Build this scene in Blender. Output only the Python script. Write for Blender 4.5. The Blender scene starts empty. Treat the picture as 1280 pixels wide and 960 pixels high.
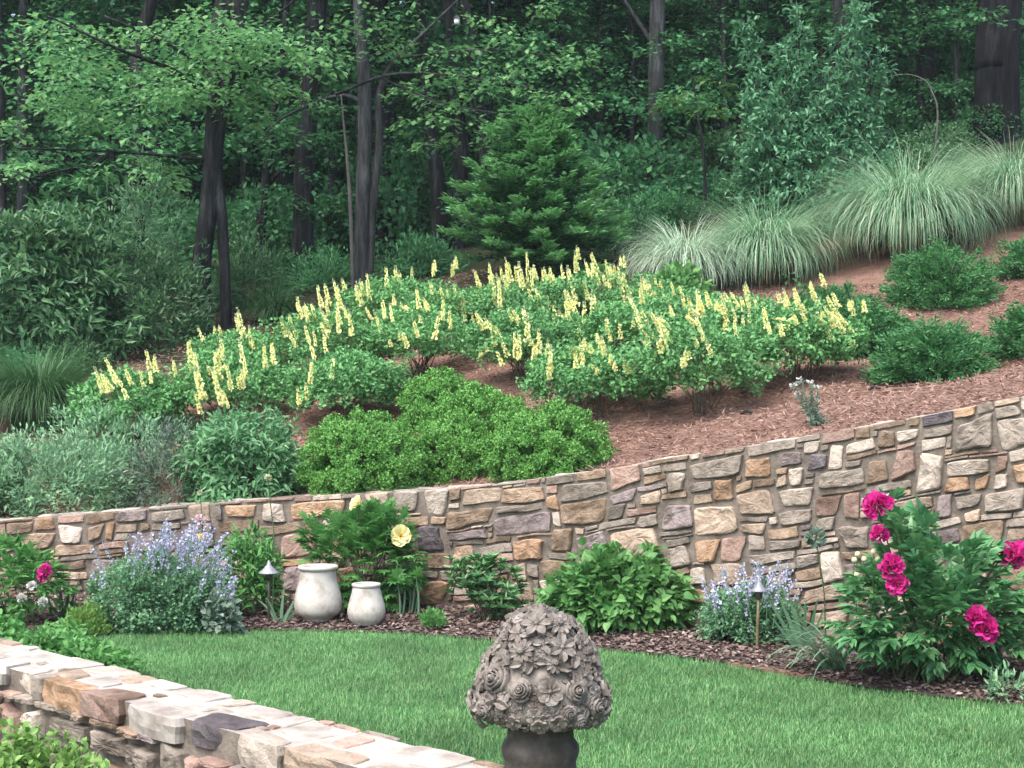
import bpy, math, random
import numpy as np
from mathutils import Vector, Matrix, noise

S = bpy.context.scene
COL = S.collection
R = math.radians
rng = np.random.default_rng(11)
random.seed(11)

# ---------------------------------------------------------------- camera, sky, sun, exposure
EYE = 1.7
FPX = 1970.0                                   # focal length in pixels of a 1280 px wide frame
cam_d = bpy.data.cameras.new('camera')
cam_d.sensor_width = 36.0
cam_d.lens = FPX / 1280.0 * 36.0
cam_d.clip_end = 2000
cam = bpy.data.objects.new('camera', cam_d)
COL.objects.link(cam)
cam.location = (0, 0, EYE)
cam.rotation_euler = (R(90), 0, 0)
S.camera = cam

SUN_EL, SUN_AZ = 60.0, 215.0                   # azimuth the light comes from (0 = +Y, clockwise)
W = bpy.data.worlds.new('World')
S.world = W
W.use_nodes = True
nt = W.node_tree
sky = nt.nodes.new('ShaderNodeTexSky')
sky.sky_type = 'NISHITA'
sky.sun_disc = False
sky.sun_elevation = R(SUN_EL)
sky.sun_rotation = R(SUN_AZ)
sky.air_density = 1.0
sky.dust_density = 4.0
sky.ozone_density = 0.6
bg = nt.nodes['Background']
bg.inputs['Strength'].default_value = 0.12
nt.links.new(sky.outputs['Color'], bg.inputs['Color'])

sun_d = bpy.data.lights.new('sun', 'SUN')
sun_d.energy = 1.2
sun_d.angle = R(45)
sun_d.color = (1.0, 0.985, 0.95)
sun = bpy.data.objects.new('sun', sun_d)
COL.objects.link(sun)
_az = R(SUN_AZ)
_to = Vector((math.sin(_az) * math.cos(R(SUN_EL)), math.cos(_az) * math.cos(R(SUN_EL)), math.sin(R(SUN_EL))))
sun.rotation_euler = (-_to).to_track_quat('-Z', 'Y').to_euler()
sun.location = (0, -5, 20)

S.view_settings.view_transform = 'Standard'
S.view_settings.look = 'None'
S.view_settings.exposure = 2.05
S.view_settings.gamma = 1.0
S.view_settings.use_curve_mapping = False
try:
    S.cycles.max_bounces = 6
    S.cycles.diffuse_bounces = 3
    S.cycles.glossy_bounces = 2
    S.cycles.transmission_bounces = 4
    S.cycles.use_denoising = True
except Exception:
    pass

# ---------------------------------------------------------------- helpers
def P(px, py, D):
    """a pixel of the 1280x960 photograph at distance D, as a point of the garden"""
    return np.array([(px - 640.0) / FPX * D, D, EYE - (py - 480.0) / FPX * D])

def unit(v):
    v = np.asarray(v, float)
    return v / np.maximum(np.linalg.norm(v, axis=-1, keepdims=True), 1e-9)

def world_loc(o):
    v = np.zeros(3)
    while o is not None:
        v += np.array(o.location)
        o = o.parent
    return v

class MB:
    """collects geometry and links it as one mesh object"""
    def __init__(s):
        s.V, s.F, s.n = [], [], 0
    def add(s, V, F, mi=0, smooth=False):
        V = np.asarray(V, float).reshape(-1, 3)
        F = np.asarray(F, np.int64)
        if F.ndim == 1:
            F = F[None]
        s.F.append((F + s.n, mi, smooth))
        s.V.append(V)
        s.n += len(V)
    def faces(s, F, base, mi=0, smooth=False):
        F = np.asarray(F, np.int64)
        s.F.append((F + base, mi, smooth))
    def mesh(s, name, mats, origin=(0, 0, 0)):
        me = bpy.data.meshes.new(name)
        V = np.concatenate(s.V) - np.asarray(origin)
        me.vertices.add(len(V))
        me.vertices.foreach_set('co', V.ravel())
        loops = np.concatenate([f.ravel() for f, _, _ in s.F])
        tot = np.concatenate([np.full(len(f), f.shape[1]) for f, _, _ in s.F])
        mi = np.concatenate([np.full(len(f), m) for f, m, _ in s.F])
        sm = np.concatenate([np.full(len(f), q, bool) for f, _, q in s.F])
        me.loops.add(len(loops))
        me.loops.foreach_set('vertex_index', loops.astype(np.int32))
        me.polygons.add(len(tot))
        st = np.concatenate([[0], np.cumsum(tot)[:-1]])
        me.polygons.foreach_set('loop_start', st.astype(np.int32))
        me.polygons.foreach_set('material_index', mi.astype(np.int32))
        me.polygons.foreach_set('use_smooth', sm)
        for m in (mats if isinstance(mats, (list, tuple)) else [mats]):
            me.materials.append(m)
        me.update(calc_edges=True)
        return me
    def build(s, name, mats, parent=None, kind=None, loc=None):
        o0 = world_loc(parent) if parent is not None else np.zeros(3)
        if loc is not None:
            o0 = o0 * 0 + np.asarray(loc)
        me = s.mesh(name, mats, o0)
        o = bpy.data.objects.new(name, me)
        COL.objects.link(o)
        if parent is not None:
            o.parent = parent
            if loc is not None:
                o.location = np.asarray(loc) - world_loc(parent)
        elif loc is not None:
            o.location = loc
        if kind:
            o['kind'] = kind
        return o

def tag(o, label, cat, group=None, kind=None):
    o['label'] = label
    o['category'] = cat
    if group: o['group'] = group
    if kind: o['kind'] = kind
    return o

def thing(name, label, cat, loc, group=None):
    o = bpy.data.objects.new(name, None)
    COL.objects.link(o)
    o.location = [float(v) for v in loc]
    o.empty_display_size = 0.1
    return tag(o, label, cat, group)

def copy_tree(o, parent=None, loc=None):
    c = o.copy()
    COL.objects.link(c)
    if parent is not None:
        c.parent = parent
    if loc is not None:
        c.location = loc
    for ch in list(o.children):
        copy_tree(ch, c)
    return c

def tube(mb, pts, rad, sides=6, mi=0, cap=True):
    pts = np.asarray(pts, float)
    n = len(pts)
    rad = np.broadcast_to(np.asarray(rad, float), (n,))
    t = unit(np.gradient(pts, axis=0))
    ref = np.array([1.0, 0, 0]) if abs(t[0][0]) < 0.8 else np.array([0, 1.0, 0])
    a = unit(np.cross(t, ref))
    b = np.cross(t, a)
    ang = np.linspace(0, 2 * math.pi, sides, endpoint=False)
    ring = np.cos(ang)[None, :, None] * a[:, None, :] + np.sin(ang)[None, :, None] * b[:, None, :]
    V = pts[:, None, :] + ring * rad[:, None, None]
    i = np.arange(n - 1)[:, None]
    j = np.arange(sides)[None, :]
    k = (j + 1) % sides
    F = np.stack([i * sides + j, i * sides + k, (i + 1) * sides + k, (i + 1) * sides + j], -1).reshape(-1, 4)
    mb.add(V.reshape(-1, 3), F, mi, True)
    if cap:
        mb.faces(np.arange(sides)[None] + (n - 1) * sides, mb.n - n * sides, mi, False)

def spline(pts, n):
    """smooth curve through the points"""
    pts = np.asarray(pts, float)
    m = len(pts)
    if m == 2:
        return pts[0] + (pts[1] - pts[0]) * np.linspace(0, 1, n)[:, None]
    ext = np.vstack([2 * pts[0] - pts[1], pts, 2 * pts[-1] - pts[-2]])
    t = np.linspace(0, m - 1 - 1e-9, n)
    i = t.astype(int)
    f = (t - i)[:, None]
    p0, p1, p2, p3 = ext[i], ext[i + 1], ext[i + 2], ext[i + 3]
    return 0.5 * (2 * p1 + (p2 - p0) * f + (2 * p0 - 5 * p1 + 4 * p2 - p3) * f ** 2 + (3 * p1 - p0 - 3 * p2 + p3) * f ** 3)

def lathe(mb, prof, segs, centre, mi=0, smooth=True, wob=None):
    prof = np.asarray(prof, float)
    n = len(prof)
    a = np.linspace(0, 2 * math.pi, segs, endpoint=False)
    V = np.zeros((n, segs, 3))
    V[..., 0] = prof[:, 0, None] * np.cos(a)
    V[..., 1] = prof[:, 0, None] * np.sin(a)
    V[..., 2] = prof[:, 1, None]
    if wob is not None:
        V = wob(V)
    i = np.arange(n - 1)[:, None]
    j = np.arange(segs)[None, :]
    k = (j + 1) % segs
    F = np.stack([i * segs + j, i * segs + k, (i + 1) * segs + k, (i + 1) * segs + j], -1).reshape(-1, 4)
    mb.add(V.reshape(-1, 3) + np.asarray(centre), F, mi, smooth)

# leaf templates: x across, y along, z up from the face
def T_(rows, fold=0.12, droop=0.15):
    V = [(0, 0, 0)]
    for t, w in rows:
        z = -droop * t * t
        V += [(-w, t, z + fold * w * 2), (0, t, z), (w, t, z + fold * w * 2)]
    V.append((0, 1, -droop))
    F3 = [(0, 2, 1), (0, 3, 2)]
    F4 = []
    for i in range(len(rows) - 1):
        a = 1 + i * 3
        F4 += [(a, a + 1, a + 4, a + 3), (a + 1, a + 2, a + 5, a + 4)]
    a = 1 + (len(rows) - 1) * 3
    e = len(V) - 1
    F3 += [(a, a + 1, e), (a + 1, a + 2, e)]
    return np.array(V, float), np.array(F3), (np.array(F4) if F4 else None)

DIAMOND = (np.array([(0, 0, 0), (.32, .5, .07), (0, 1, -.05), (-.32, .5, .07)], float), np.array([(0, 1, 2), (0, 2, 3)]), None)
NEEDLE = (np.array([(0, 0, 0), (.1, .45, .02), (0, 1, 0), (-.1, .45, .02)], float), np.array([(0, 1, 2), (0, 2, 3)]), None)
LANCE = T_([(.3, .15), (.62, .13)], .3, .22)
OVAL = T_([(.25, .26), (.6, .27)], .2, .2)
PETAL = T_([(.3, .24), (.65, .40), (.92, .30)], .35, -.12)
HEART = T_([(.12, .33), (.4, .38), (.7, .22)], .2, .25)
def lobed():
    V = np.array([(0, 0, 0), (-.12, .3, .03), (-.5, .5, .0), (-.17, .52, .04), (-.34, .85, -.02), (-.07, .72, .03), (0, 1.05, -.12),
                  (.07, .72, .03), (.34, .85, -.02), (.17, .52, .04), (.5, .5, .0), (.12, .3, .03), (0, .45, -.02)], float)
    F = [(0, 12, 1), (1, 12, 3), (1, 3, 2), (3, 12, 5), (3, 5, 4), (5, 12, 7), (5, 7, 6), (7, 12, 9), (7, 9, 8), (9, 12, 11), (9, 11, 10), (11, 12, 0)]
    return V, np.array(F)[:, ::-1], None
LOBED = lobed()

def leaves(mb, p, d, n, s, tmpl, wid=1.0, mi=0):
    V, F3, F4 = tmpl
    m = len(p)
    if m == 0:
        return
    y = unit(d)
    x = unit(np.cross(y, n))
    z = np.cross(x, y)
    s = np.broadcast_to(np.asarray(s, float), (m,))
    wid = np.broadcast_to(np.asarray(wid, float), (m,))
    W_ = (p[:, None, :] + s[:, None, None] * (V[None, :, 0, None] * wid[:, None, None] * x[:, None, :]
          + V[None, :, 1, None] * y[:, None, :] + V[None, :, 2, None] * z[:, None, :]))
    base = mb.n
    k = len(V)
    off = (np.arange(m) * k)[:, None, None]
    mb.V.append(W_.reshape(-1, 3))
    mb.n += m * k
    mb.F.append(((F3[None] + off).reshape(-1, 3) + base, mi, False))
    if F4 is not None:
        mb.F.append(((F4[None] + off).reshape(-1, 4) + base, mi, False))

def rdir(n):
    return unit(rng.normal(size=(n, 3)))

def blades(mb, base, phi, L, el, bend, wid, segs=5, mi=0, fan=False):
    """arching strap leaves and grass"""
    m = len(base)
    L, el, bend, wid = [np.broadcast_to(np.asarray(v, float), (m,)) for v in (L, el, bend, wid)]
    h = np.stack([np.cos(phi), np.sin(phi), np.zeros(m)], -1)
    side = np.stack([-np.sin(phi), np.cos(phi), np.zeros(m)], -1)
    p = base.astype(float).copy()
    rows = []
    for i in range(segs + 1):
        t = i / segs
        if fan:                                            # sword leaves: the flat lies in the fan's own plane
            th0 = el - bend * t ** 1.4
            side = -np.sin(th0)[:, None] * h + np.cos(th0)[:, None] * np.array([0, 0, 1.0])
        w = wid * (1 - t) ** 0.6 * (0.55 + 0.45 * min(1, t * 4)) * 0.5
        if i == segs:
            rows.append(p[:, None, :])
        else:
            rows.append(np.stack([p - side * w[:, None], p + side * w[:, None]], 1))
        th = el - bend * ((i + .5) / segs) ** 1.4
        p = p + (L / segs)[:, None] * (np.cos(th)[:, None] * h + np.sin(th)[:, None] * np.array([0, 0, 1.0]))
    V = np.concatenate(rows, 1)
    k = V.shape[1]
    F4 = [(2 * i, 2 * i + 1, 2 * i + 3, 2 * i + 2) for i in range(segs - 1)]
    F3 = [(2 * (segs - 1), 2 * (segs - 1) + 1, k - 1)]
    off = (np.arange(m) * k)[:, None, None]
    b0 = mb.n
    mb.V.append(V.reshape(-1, 3))
    mb.n += m * k
    if F4:
        mb.F.append(((np.array(F4)[None] + off).reshape(-1, 4) + b0, mi, False))
    mb.F.append(((np.array(F3)[None] + off).reshape(-1, 3) + b0, mi, False))

def cloud(nc, per, ell, cr, shell=(.72, 1.0), zmin=-.35, flat=1.0, bump=0.12):
    """points in clumps over an uneven ellipsoid; returns points and outward directions"""
    d = rdir(nc * 3)
    d = d[d[:, 2] > zmin][:nc]
    ell = np.asarray(ell, float)
    rr = rng.uniform(shell[0], shell[1], len(d))
    lump = np.array([noise.noise(Vector(v * 2.3) + Vector((cr * 90, ell[0] * 37, 0))) for v in d])
    c = d * (rr + bump * 2 * lump)[:, None] * ell
    q = rdir(len(c) * per) * (rng.uniform(0.15, 1, len(c) * per) ** .5)[:, None] * cr * np.array([1, 1, flat])
    p = np.repeat(c, per, 0) + q
    out = unit(p / ell ** 1.0)
    return p, out, c

# ---------------------------------------------------------------- materials
def mat(name):
    m = bpy.data.materials.new(name)
    m.use_nodes = True
    t = m.node_tree
    t.nodes.clear()
    o = t.nodes.new('ShaderNodeOutputMaterial')
    return m, t, o

def N(t, typ, **kw):
    n = t.nodes.new(typ)
    for k, v in kw.items():
        if k in n.inputs:
            n.inputs[k].default_value = v
        else:
            setattr(n, k, v)
    return n

def ramp(t, src, stops):
    r = t.nodes.new('ShaderNodeValToRGB')
    e = r.color_ramp.elements
    while len(e) < len(stops):
        e.new(0.5)
    for q, (p, c) in zip(e, stops):
        q.position = p
        q.color = (*c, 1)
    t.links.new(src, r.inputs['Fac'])
    return r

def leaf_mat(name, cols, trans=0.3, rough=0.45, spec=0.35, obj_var=0.0, k=1.0):
    """leaf colour differs from leaf to leaf"""
    m, t, o = mat(name)
    g = N(t, 'ShaderNodeNewGeometry')
    cols = [tuple(min(.85, v * k) for v in c) for c in cols]
    n = len(cols)
    r = ramp(t, g.outputs['Random Per Island'], [(i / max(1, n - 1), c) for i, c in enumerate(cols)])
    colour = r.outputs['Color']
    if obj_var:
        oi = N(t, 'ShaderNodeObjectInfo')
        hs = N(t, 'ShaderNodeHueSaturation')
        mr = N(t, 'ShaderNodeMapRange')
        mr.inputs['To Min'].default_value = 1 - obj_var
        mr.inputs['To Max'].default_value = 1 + obj_var
        t.links.new(oi.outputs['Random'], mr.inputs['Value'])
        t.links.new(mr.outputs['Result'], hs.inputs['Value'])
        t.links.new(colour, hs.inputs['Color'])
        colour = hs.outputs['Color']
    b = N(t, 'ShaderNodeBsdfPrincipled')
    b.inputs['Roughness'].default_value = rough
    b.inputs['Specular IOR Level'].default_value = spec
    tr = N(t, 'ShaderNodeBsdfTranslucent')
    mx = N(t, 'ShaderNodeMixShader')
    mx.inputs['Fac'].default_value = trans
    t.links.new(colour, b.inputs['Base Color'])
    hs2 = N(t, 'ShaderNodeHueSaturation')
    hs2.inputs['Value'].default_value = 1.3
    hs2.inputs['Hue'].default_value = 0.497
    t.links.new(colour, hs2.inputs['Color'])
    t.links.new(hs2.outputs['Color'], tr.inputs['Color'])
    t.links.new(b.outputs[0], mx.inputs[1])
    t.links.new(tr.outputs[0], mx.inputs[2])
    t.links.new(mx.outputs[0], o.inputs['Surface'])
    return m

def noise_mat(name, stops, scale=5.0, detail=6.0, rough=0.9, bump=0.3, bscale=None, dist=0.02, island=0.0, spec=0.2, coord='Position'):
    """mottled mineral / bark / soil surface"""
    m, t, o = mat(name)
    g = N(t, 'ShaderNodeNewGeometry')
    tc = N(t, 'ShaderNodeTexCoord')
    src = g.outputs['Position'] if coord == 'Position' else tc.outputs['Object']
    nz = N(t, 'ShaderNodeTexNoise', Scale=scale, Detail=detail, Roughness=0.62)
    t.links.new(src, nz.inputs['Vector'])
    r = ramp(t, nz.outputs['Fac'], stops)
    colour = r.outputs['Color']
    if island:
        hs = N(t, 'ShaderNodeHueSaturation')
        mr = N(t, 'ShaderNodeMapRange')
        mr.inputs['To Min'].default_value = 1 - island
        mr.inputs['To Max'].default_value = 1 + island
        t.links.new(g.outputs['Random Per Island'], mr.inputs['Value'])
        t.links.new(mr.outputs['Result'], hs.inputs['Value'])
        t.links.new(colour, hs.inputs['Color'])
        colour = hs.outputs['Color']
    b = N(t, 'ShaderNodeBsdfPrincipled')
    b.inputs['Roughness'].default_value = rough
    b.inputs['Specular IOR Level'].default_value = spec
    t.links.new(colour, b.inputs['Base Color'])
    if bump:
        n2 = N(t, 'ShaderNodeTexNoise', Scale=bscale or scale * 4, Detail=8.0, Roughness=0.65)
        t.links.new(src, n2.inputs['Vector'])
        bp = N(t, 'ShaderNodeBump', Strength=bump, Distance=dist)
        t.links.new(n2.outputs['Fac'], bp.inputs['Height'])
        t.links.new(bp.outputs['Normal'], b.inputs['Normal'])
    t.links.new(b.outputs[0], o.inputs['Surface'])
    return m

def c3(r, g, b):
    return (r, g, b)

def weather(m, lo=.55, scale=3.5):
    """damp stains and grime in patches of their own shape"""
    t = m.node_tree
    b = [n for n in t.nodes if n.type == 'BSDF_PRINCIPLED'][0]
    src = b.inputs['Base Color'].links[0].from_socket
    g = N(t, 'ShaderNodeNewGeometry')
    nz = N(t, 'ShaderNodeTexNoise', Scale=scale, Detail=9.0, Roughness=.72)
    t.links.new(g.outputs['Position'], nz.inputs['Vector'])
    r = ramp(t, nz.outputs['Fac'], [(.36, (lo, lo * .97, lo * .92)), (.50, (1, 1, 1)), (.68, (1.0, 1.0, 1.0)), (.76, (1.18, 1.17, 1.1))])
    mx = N(t, 'ShaderNodeMix', data_type='RGBA', blend_type='MULTIPLY')
    mx.inputs['Factor'].default_value = 1
    t.links.new(src, mx.inputs['A'])
    t.links.new(r.outputs['Color'], mx.inputs['B'])
    t.links.new(mx.outputs['Result'], b.inputs['Base Color'])

def bark(name, stops, sc=14.0):
    m, t, o = mat(name)
    tc = N(t, 'ShaderNodeTexCoord')
    mp = N(t, 'ShaderNodeMapping')
    mp.inputs['Scale'].default_value = (1, 1, .16)
    t.links.new(tc.outputs['Object'], mp.inputs['Vector'])
    nz = N(t, 'ShaderNodeTexNoise', Scale=sc, Detail=9.0, Roughness=.7)
    n2 = N(t, 'ShaderNodeTexNoise', Scale=1.6, Detail=4.0)
    t.links.new(mp.outputs[0], nz.inputs['Vector'])
    t.links.new(tc.outputs['Object'], n2.inputs['Vector'])
    r = ramp(t, nz.outputs['Fac'], stops)
    r2_ = ramp(t, n2.outputs['Fac'], [(.35, (.6, .62, .62)), (.5, (1, 1, 1)), (.66, (1.5, 1.6, 1.5))])
    mx = N(t, 'ShaderNodeMix', data_type='RGBA', blend_type='MULTIPLY')
    mx.inputs['Factor'].default_value = 1
    t.links.new(r.outputs['Color'], mx.inputs['A']); t.links.new(r2_.outputs['Color'], mx.inputs['B'])
    b = N(t, 'ShaderNodeBsdfPrincipled')
    b.inputs['Roughness'].default_value = .95
    b.inputs['Specular IOR Level'].default_value = .15
    bp = N(t, 'ShaderNodeBump', Strength=1.0, Distance=.06)
    t.links.new(nz.outputs['Fac'], bp.inputs['Height'])
    t.links.new(bp.outputs['Normal'], b.inputs['Normal'])
    t.links.new(mx.outputs['Result'], b.inputs['Base Color'])
    t.links.new(b.outputs[0], o.inputs['Surface'])
    return m

M = {}
def stone(name, a, b, c):
    a, b, c = [(q[0] * .74, q[1] * .69, q[2] * .645) for q in (a, b, c)]
    M[name] = noise_mat('stone_' + name, [(.28, a), (.5, b), (.72, c)], scale=11, detail=10, rough=.92, bump=.9, bscale=22, dist=.022, island=.3)
    weather(M[name])
stone('tan',    c3(.17, .125, .09), c3(.31, .24, .18), c3(.44, .36, .285))
stone('buff',   c3(.27, .215, .165), c3(.43, .355, .285), c3(.56, .485, .41))
stone('grey',   c3(.15, .135, .118), c3(.275, .25, .222), c3(.40, .37, .335))
stone('purple', c3(.16, .135, .138), c3(.27, .235, .24), c3(.38, .34, .34))
stone('dark',   c3(.075, .068, .078), c3(.125, .115, .13), c3(.20, .185, .20))
stone('orange', c3(.22, .145, .09),  c3(.40, .275, .185), c3(.51, .39, .29))
stone('pink',   c3(.25, .17, .14), c3(.39, .285, .245), c3(.50, .395, .35))
stone('pale',   c3(.33, .295, .255), c3(.49, .445, .395), c3(.62, .575, .53))
SM = ['tan', 'buff', 'grey', 'purple', 'dark', 'orange', 'pink', 'pale']
SI = {'t': 0, 'b': 1, 'g': 2, 'p': 3, 'd': 4, 'o': 5, 'k': 6, 'w': 7}
M['mortar'] = noise_mat('mortar', [(.3, (.08, .066, .053)), (.55, (.16, .135, .111)), (.75, (.225, .195, .167))], 12, 8, .95, .7, 60, .01)
M['coping'] = noise_mat('coping_top', [(.25, (.18, .155, .133)), (.5, (.31, .28, .248)), (.75, (.40, .372, .34))], 7, 8, .9, .4, 45, .008, island=.12)
M['concrete'] = noise_mat('carved_stone', [(.25, (.08, .069, .061)), (.5, (.175, .153, .136)), (.72, (.27, .242, .218))], 26, 8, .95, .5, 160, .004)
M['urn'] = noise_mat('stained_shaded_stone', [(.25, (.024, .021, .019)), (.5, (.058, .051, .045)), (.75, (.11, .098, .087))], 18, 8, .9, .5, 140, .004)  # urn's neck: dark mossy stain, plus shade painted into the colour
M['plaster'] = noise_mat('white_pottery', [(.28, (.21, .185, .155)), (.42, (.36, .335, .30)), (.6, (.42, .40, .37)), (.8, (.46, .445, .42))], 9, 8, .7, .25, 60, .004)
weather(M['plaster'], .72, 7)
weather(M['coping'], .72, 5)
weather(M['concrete'], .6, 11)
M['bark_dark'] = bark('bark_dark', [(.34, (.006, .006, .007)), (.5, (.021, .021, .023)), (.66, (.055, .055, .059))])
M['bark_black'] = bark('bark_black', [(.34, (.003, .003, .004)), (.5, (.010, .010, .012)), (.66, (.026, .026, .029))])
M['bark_grey'] = bark('bark_grey', [(.34, (.013, .014, .015)), (.5, (.042, .043, .045)), (.66, (.085, .087, .09))])
M['bark_pale'] = noise_mat('bark_pale', [(.3, (.05, .048, .045)), (.55, (.085, .082, .078)), (.8, (.13, .126, .12))], 6, 8, .95, .5, 30, .02, coord='Object')
M['twig'] = noise_mat('dry_stem', [(.3, (.05, .04, .03)), (.7, (.14, .115, .085))], 30, 4, .9, 0)
M['stem'] = noise_mat('green_stem', [(.3, (.035, .065, .025)), (.7, (.07, .12, .045))], 30, 4, .7, 0)
M['bronze'] = noise_mat('bronze', [(.3, (.02, .017, .014)), (.7, (.05, .042, .033))], 30, 4, .5, 0, spec=.5)
M['brass'] = noise_mat('tarnished_brass', [(.3, (.07, .06, .03)), (.7, (.15, .125, .06))], 30, 4, .45, 0, spec=.5)
M['pewter'] = noise_mat('pewter', [(.3, (.15, .155, .18)), (.7, (.25, .255, .29))], 30, 4, .4, 0, spec=.5)
M['brick'] = noise_mat('brick_red', [(.3, (.13, .062, .05)), (.6, (.19, .095, .075)), (.8, (.25, .14, .115))], 14, 6, .9, .4, 80, .004, island=.15)
M['white_paint'] = noise_mat('white_paint', [(.3, (.7, .7, .7)), (.7, (.8, .8, .8))], 10, 3, .5, 0)

# ground materials
M['lawn'] = noise_mat('lawn_soil', [(.3, (.022, .05, .014)), (.55, (.038, .085, .022)), (.8, (.055, .11, .03))], 1.6, 6, .95, .5, 40, .02)
def hill_mat():
    m, t, o = mat('hillside_mulch')
    g = N(t, 'ShaderNodeNewGeometry')
    n1 = N(t, 'ShaderNodeTexNoise', Scale=3.0, Detail=9.0, Roughness=.7)
    n2 = N(t, 'ShaderNodeTexNoise', Scale=45.0, Detail=6.0, Roughness=.7)
    t.links.new(g.outputs['Position'], n1.inputs['Vector'])
    t.links.new(g.outputs['Position'], n2.inputs['Vector'])
    r1 = ramp(t, n1.outputs['Fac'], [(.3, (.10, .058, .046)), (.52, (.185, .116, .092)), (.75, (.25, .17, .138))])
    r2 = ramp(t, n2.outputs['Fac'], [(.3, (.45, .42, .42)), (.6, (1.15, 1.1, 1.05))])
    mx = N(t, 'ShaderNodeMix', data_type='RGBA', blend_type='MULTIPLY')
    mx.inputs['Factor'].default_value = 1
    t.links.new(r1.outputs['Color'], mx.inputs['A'])
    t.links.new(r2.outputs['Color'], mx.inputs['B'])
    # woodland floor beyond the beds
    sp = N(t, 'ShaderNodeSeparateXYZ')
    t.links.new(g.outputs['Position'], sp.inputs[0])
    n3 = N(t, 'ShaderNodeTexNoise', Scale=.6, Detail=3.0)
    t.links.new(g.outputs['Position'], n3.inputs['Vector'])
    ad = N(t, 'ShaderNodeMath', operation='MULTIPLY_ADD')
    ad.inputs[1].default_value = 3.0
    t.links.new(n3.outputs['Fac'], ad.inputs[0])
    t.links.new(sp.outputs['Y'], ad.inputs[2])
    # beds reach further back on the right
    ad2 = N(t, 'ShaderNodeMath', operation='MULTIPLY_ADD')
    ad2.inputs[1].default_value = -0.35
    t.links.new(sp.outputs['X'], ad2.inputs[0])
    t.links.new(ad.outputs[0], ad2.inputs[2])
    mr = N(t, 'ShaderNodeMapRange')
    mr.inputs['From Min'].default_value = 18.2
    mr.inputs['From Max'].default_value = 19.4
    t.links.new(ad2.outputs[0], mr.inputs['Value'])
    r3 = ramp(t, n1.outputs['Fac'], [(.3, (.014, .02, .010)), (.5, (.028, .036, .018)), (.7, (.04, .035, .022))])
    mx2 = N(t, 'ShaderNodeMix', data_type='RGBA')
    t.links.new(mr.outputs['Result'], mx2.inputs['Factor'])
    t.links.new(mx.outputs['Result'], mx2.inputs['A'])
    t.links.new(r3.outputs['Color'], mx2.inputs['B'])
    b = N(t, 'ShaderNodeBsdfPrincipled')
    b.inputs['Roughness'].default_value = .95
    b.inputs['Specular IOR Level'].default_value = .1
    bp = N(t, 'ShaderNodeBump', Strength=.8, Distance=.03)
    t.links.new(n2.outputs['Fac'], bp.inputs['Height'])
    t.links.new(bp.outputs['Normal'], b.inputs['Normal'])
    t.links.new(mx2.outputs['Result'], b.inputs['Base Color'])
    t.links.new(b.outputs[0], o.inputs['Surface'])
    return m
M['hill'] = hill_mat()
M['bed'] = noise_mat('bark_mulch', [(.3, (.035, .022, .020)), (.55, (.075, .052, .046)), (.8, (.125, .095, .087))], 30, 8, .95, .9, 60, .03)
M['chip'] = leaf_mat('bark_chips', [(.06, .04, .034), (.125, .085, .073), (.19, .142, .126), (.09, .06, .051), (.29, .245, .22)], 0, .9, .1)
M['straw'] = leaf_mat('pine_straw', [(.12, .07, .055), (.235, .148, .117), (.175, .108, .086), (.33, .23, .19), (.25, .157, .123)], 0, .9, .1)

# foliage materials
M['grass'] = leaf_mat('lawn_grass', [(0.0328, 0.105, 0.0354), (0.0582, 0.155, 0.0531), (0.0946, 0.2, 0.0784), (0.1728, 0.25, 0.1201)], .3, .6, .15, k=1.4)
def mottle(m, scale, lo, hi):
    t = m.node_tree
    r = [n for n in t.nodes if n.type == 'VALTORGB'][0]
    g = N(t, 'ShaderNodeNewGeometry')
    nz = N(t, 'ShaderNodeTexNoise', Scale=scale, Detail=5.0, Roughness=.6)
    t.links.new(g.outputs['Position'], nz.inputs['Vector'])
    mr = N(t, 'ShaderNodeMapRange')
    mr.inputs['From Min'].default_value = .3; mr.inputs['From Max'].default_value = .7
    mr.inputs['To Min'].default_value = lo; mr.inputs['To Max'].default_value = hi
    hs = N(t, 'ShaderNodeHueSaturation')
    t.links.new(nz.outputs['Fac'], mr.inputs['Value'])
    t.links.new(mr.outputs['Result'], hs.inputs['Value'])
    for l in list(r.outputs['Color'].links):
        t.links.new(hs.outputs['Color'], l.to_socket)
    t.links.new(r.outputs['Color'], hs.inputs['Color'])
mottle(M['grass'], 1.15, .66, 1.34)
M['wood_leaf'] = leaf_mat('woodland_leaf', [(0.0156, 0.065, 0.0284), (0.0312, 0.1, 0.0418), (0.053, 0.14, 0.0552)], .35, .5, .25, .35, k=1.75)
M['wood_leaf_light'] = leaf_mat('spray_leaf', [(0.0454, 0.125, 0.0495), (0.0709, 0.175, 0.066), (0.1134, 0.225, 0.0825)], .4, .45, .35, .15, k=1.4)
M['bush_gloss'] = leaf_mat('drooping_leaf', [(0.039, 0.12, 0.0488), (0.0667, 0.165, 0.0711), (0.1111, 0.22, 0.1022)], .3, .42, .4, k=1.5)
M['plume'] = leaf_mat('plume_leaf', [(.035, .12, .058), (.06, .17, .085), (.12, .25, .14)], .3, .5, .3, .1, k=1.15)
M['wood_leaf_yellow'] = leaf_mat('yellowgreen_leaf', [(.05, .12, .03), (.08, .17, .04)], .35, .45, .4, .15, k=1.1)
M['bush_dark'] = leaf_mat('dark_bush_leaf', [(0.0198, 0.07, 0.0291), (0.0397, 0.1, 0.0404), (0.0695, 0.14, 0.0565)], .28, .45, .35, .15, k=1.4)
M['bush_grey'] = leaf_mat('greygreen_leaf', [(0.0699, 0.15, 0.082), (0.1016, 0.2, 0.106), (0.1588, 0.255, 0.1445)], .28, .5, .3, .1, k=1.55)
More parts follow.
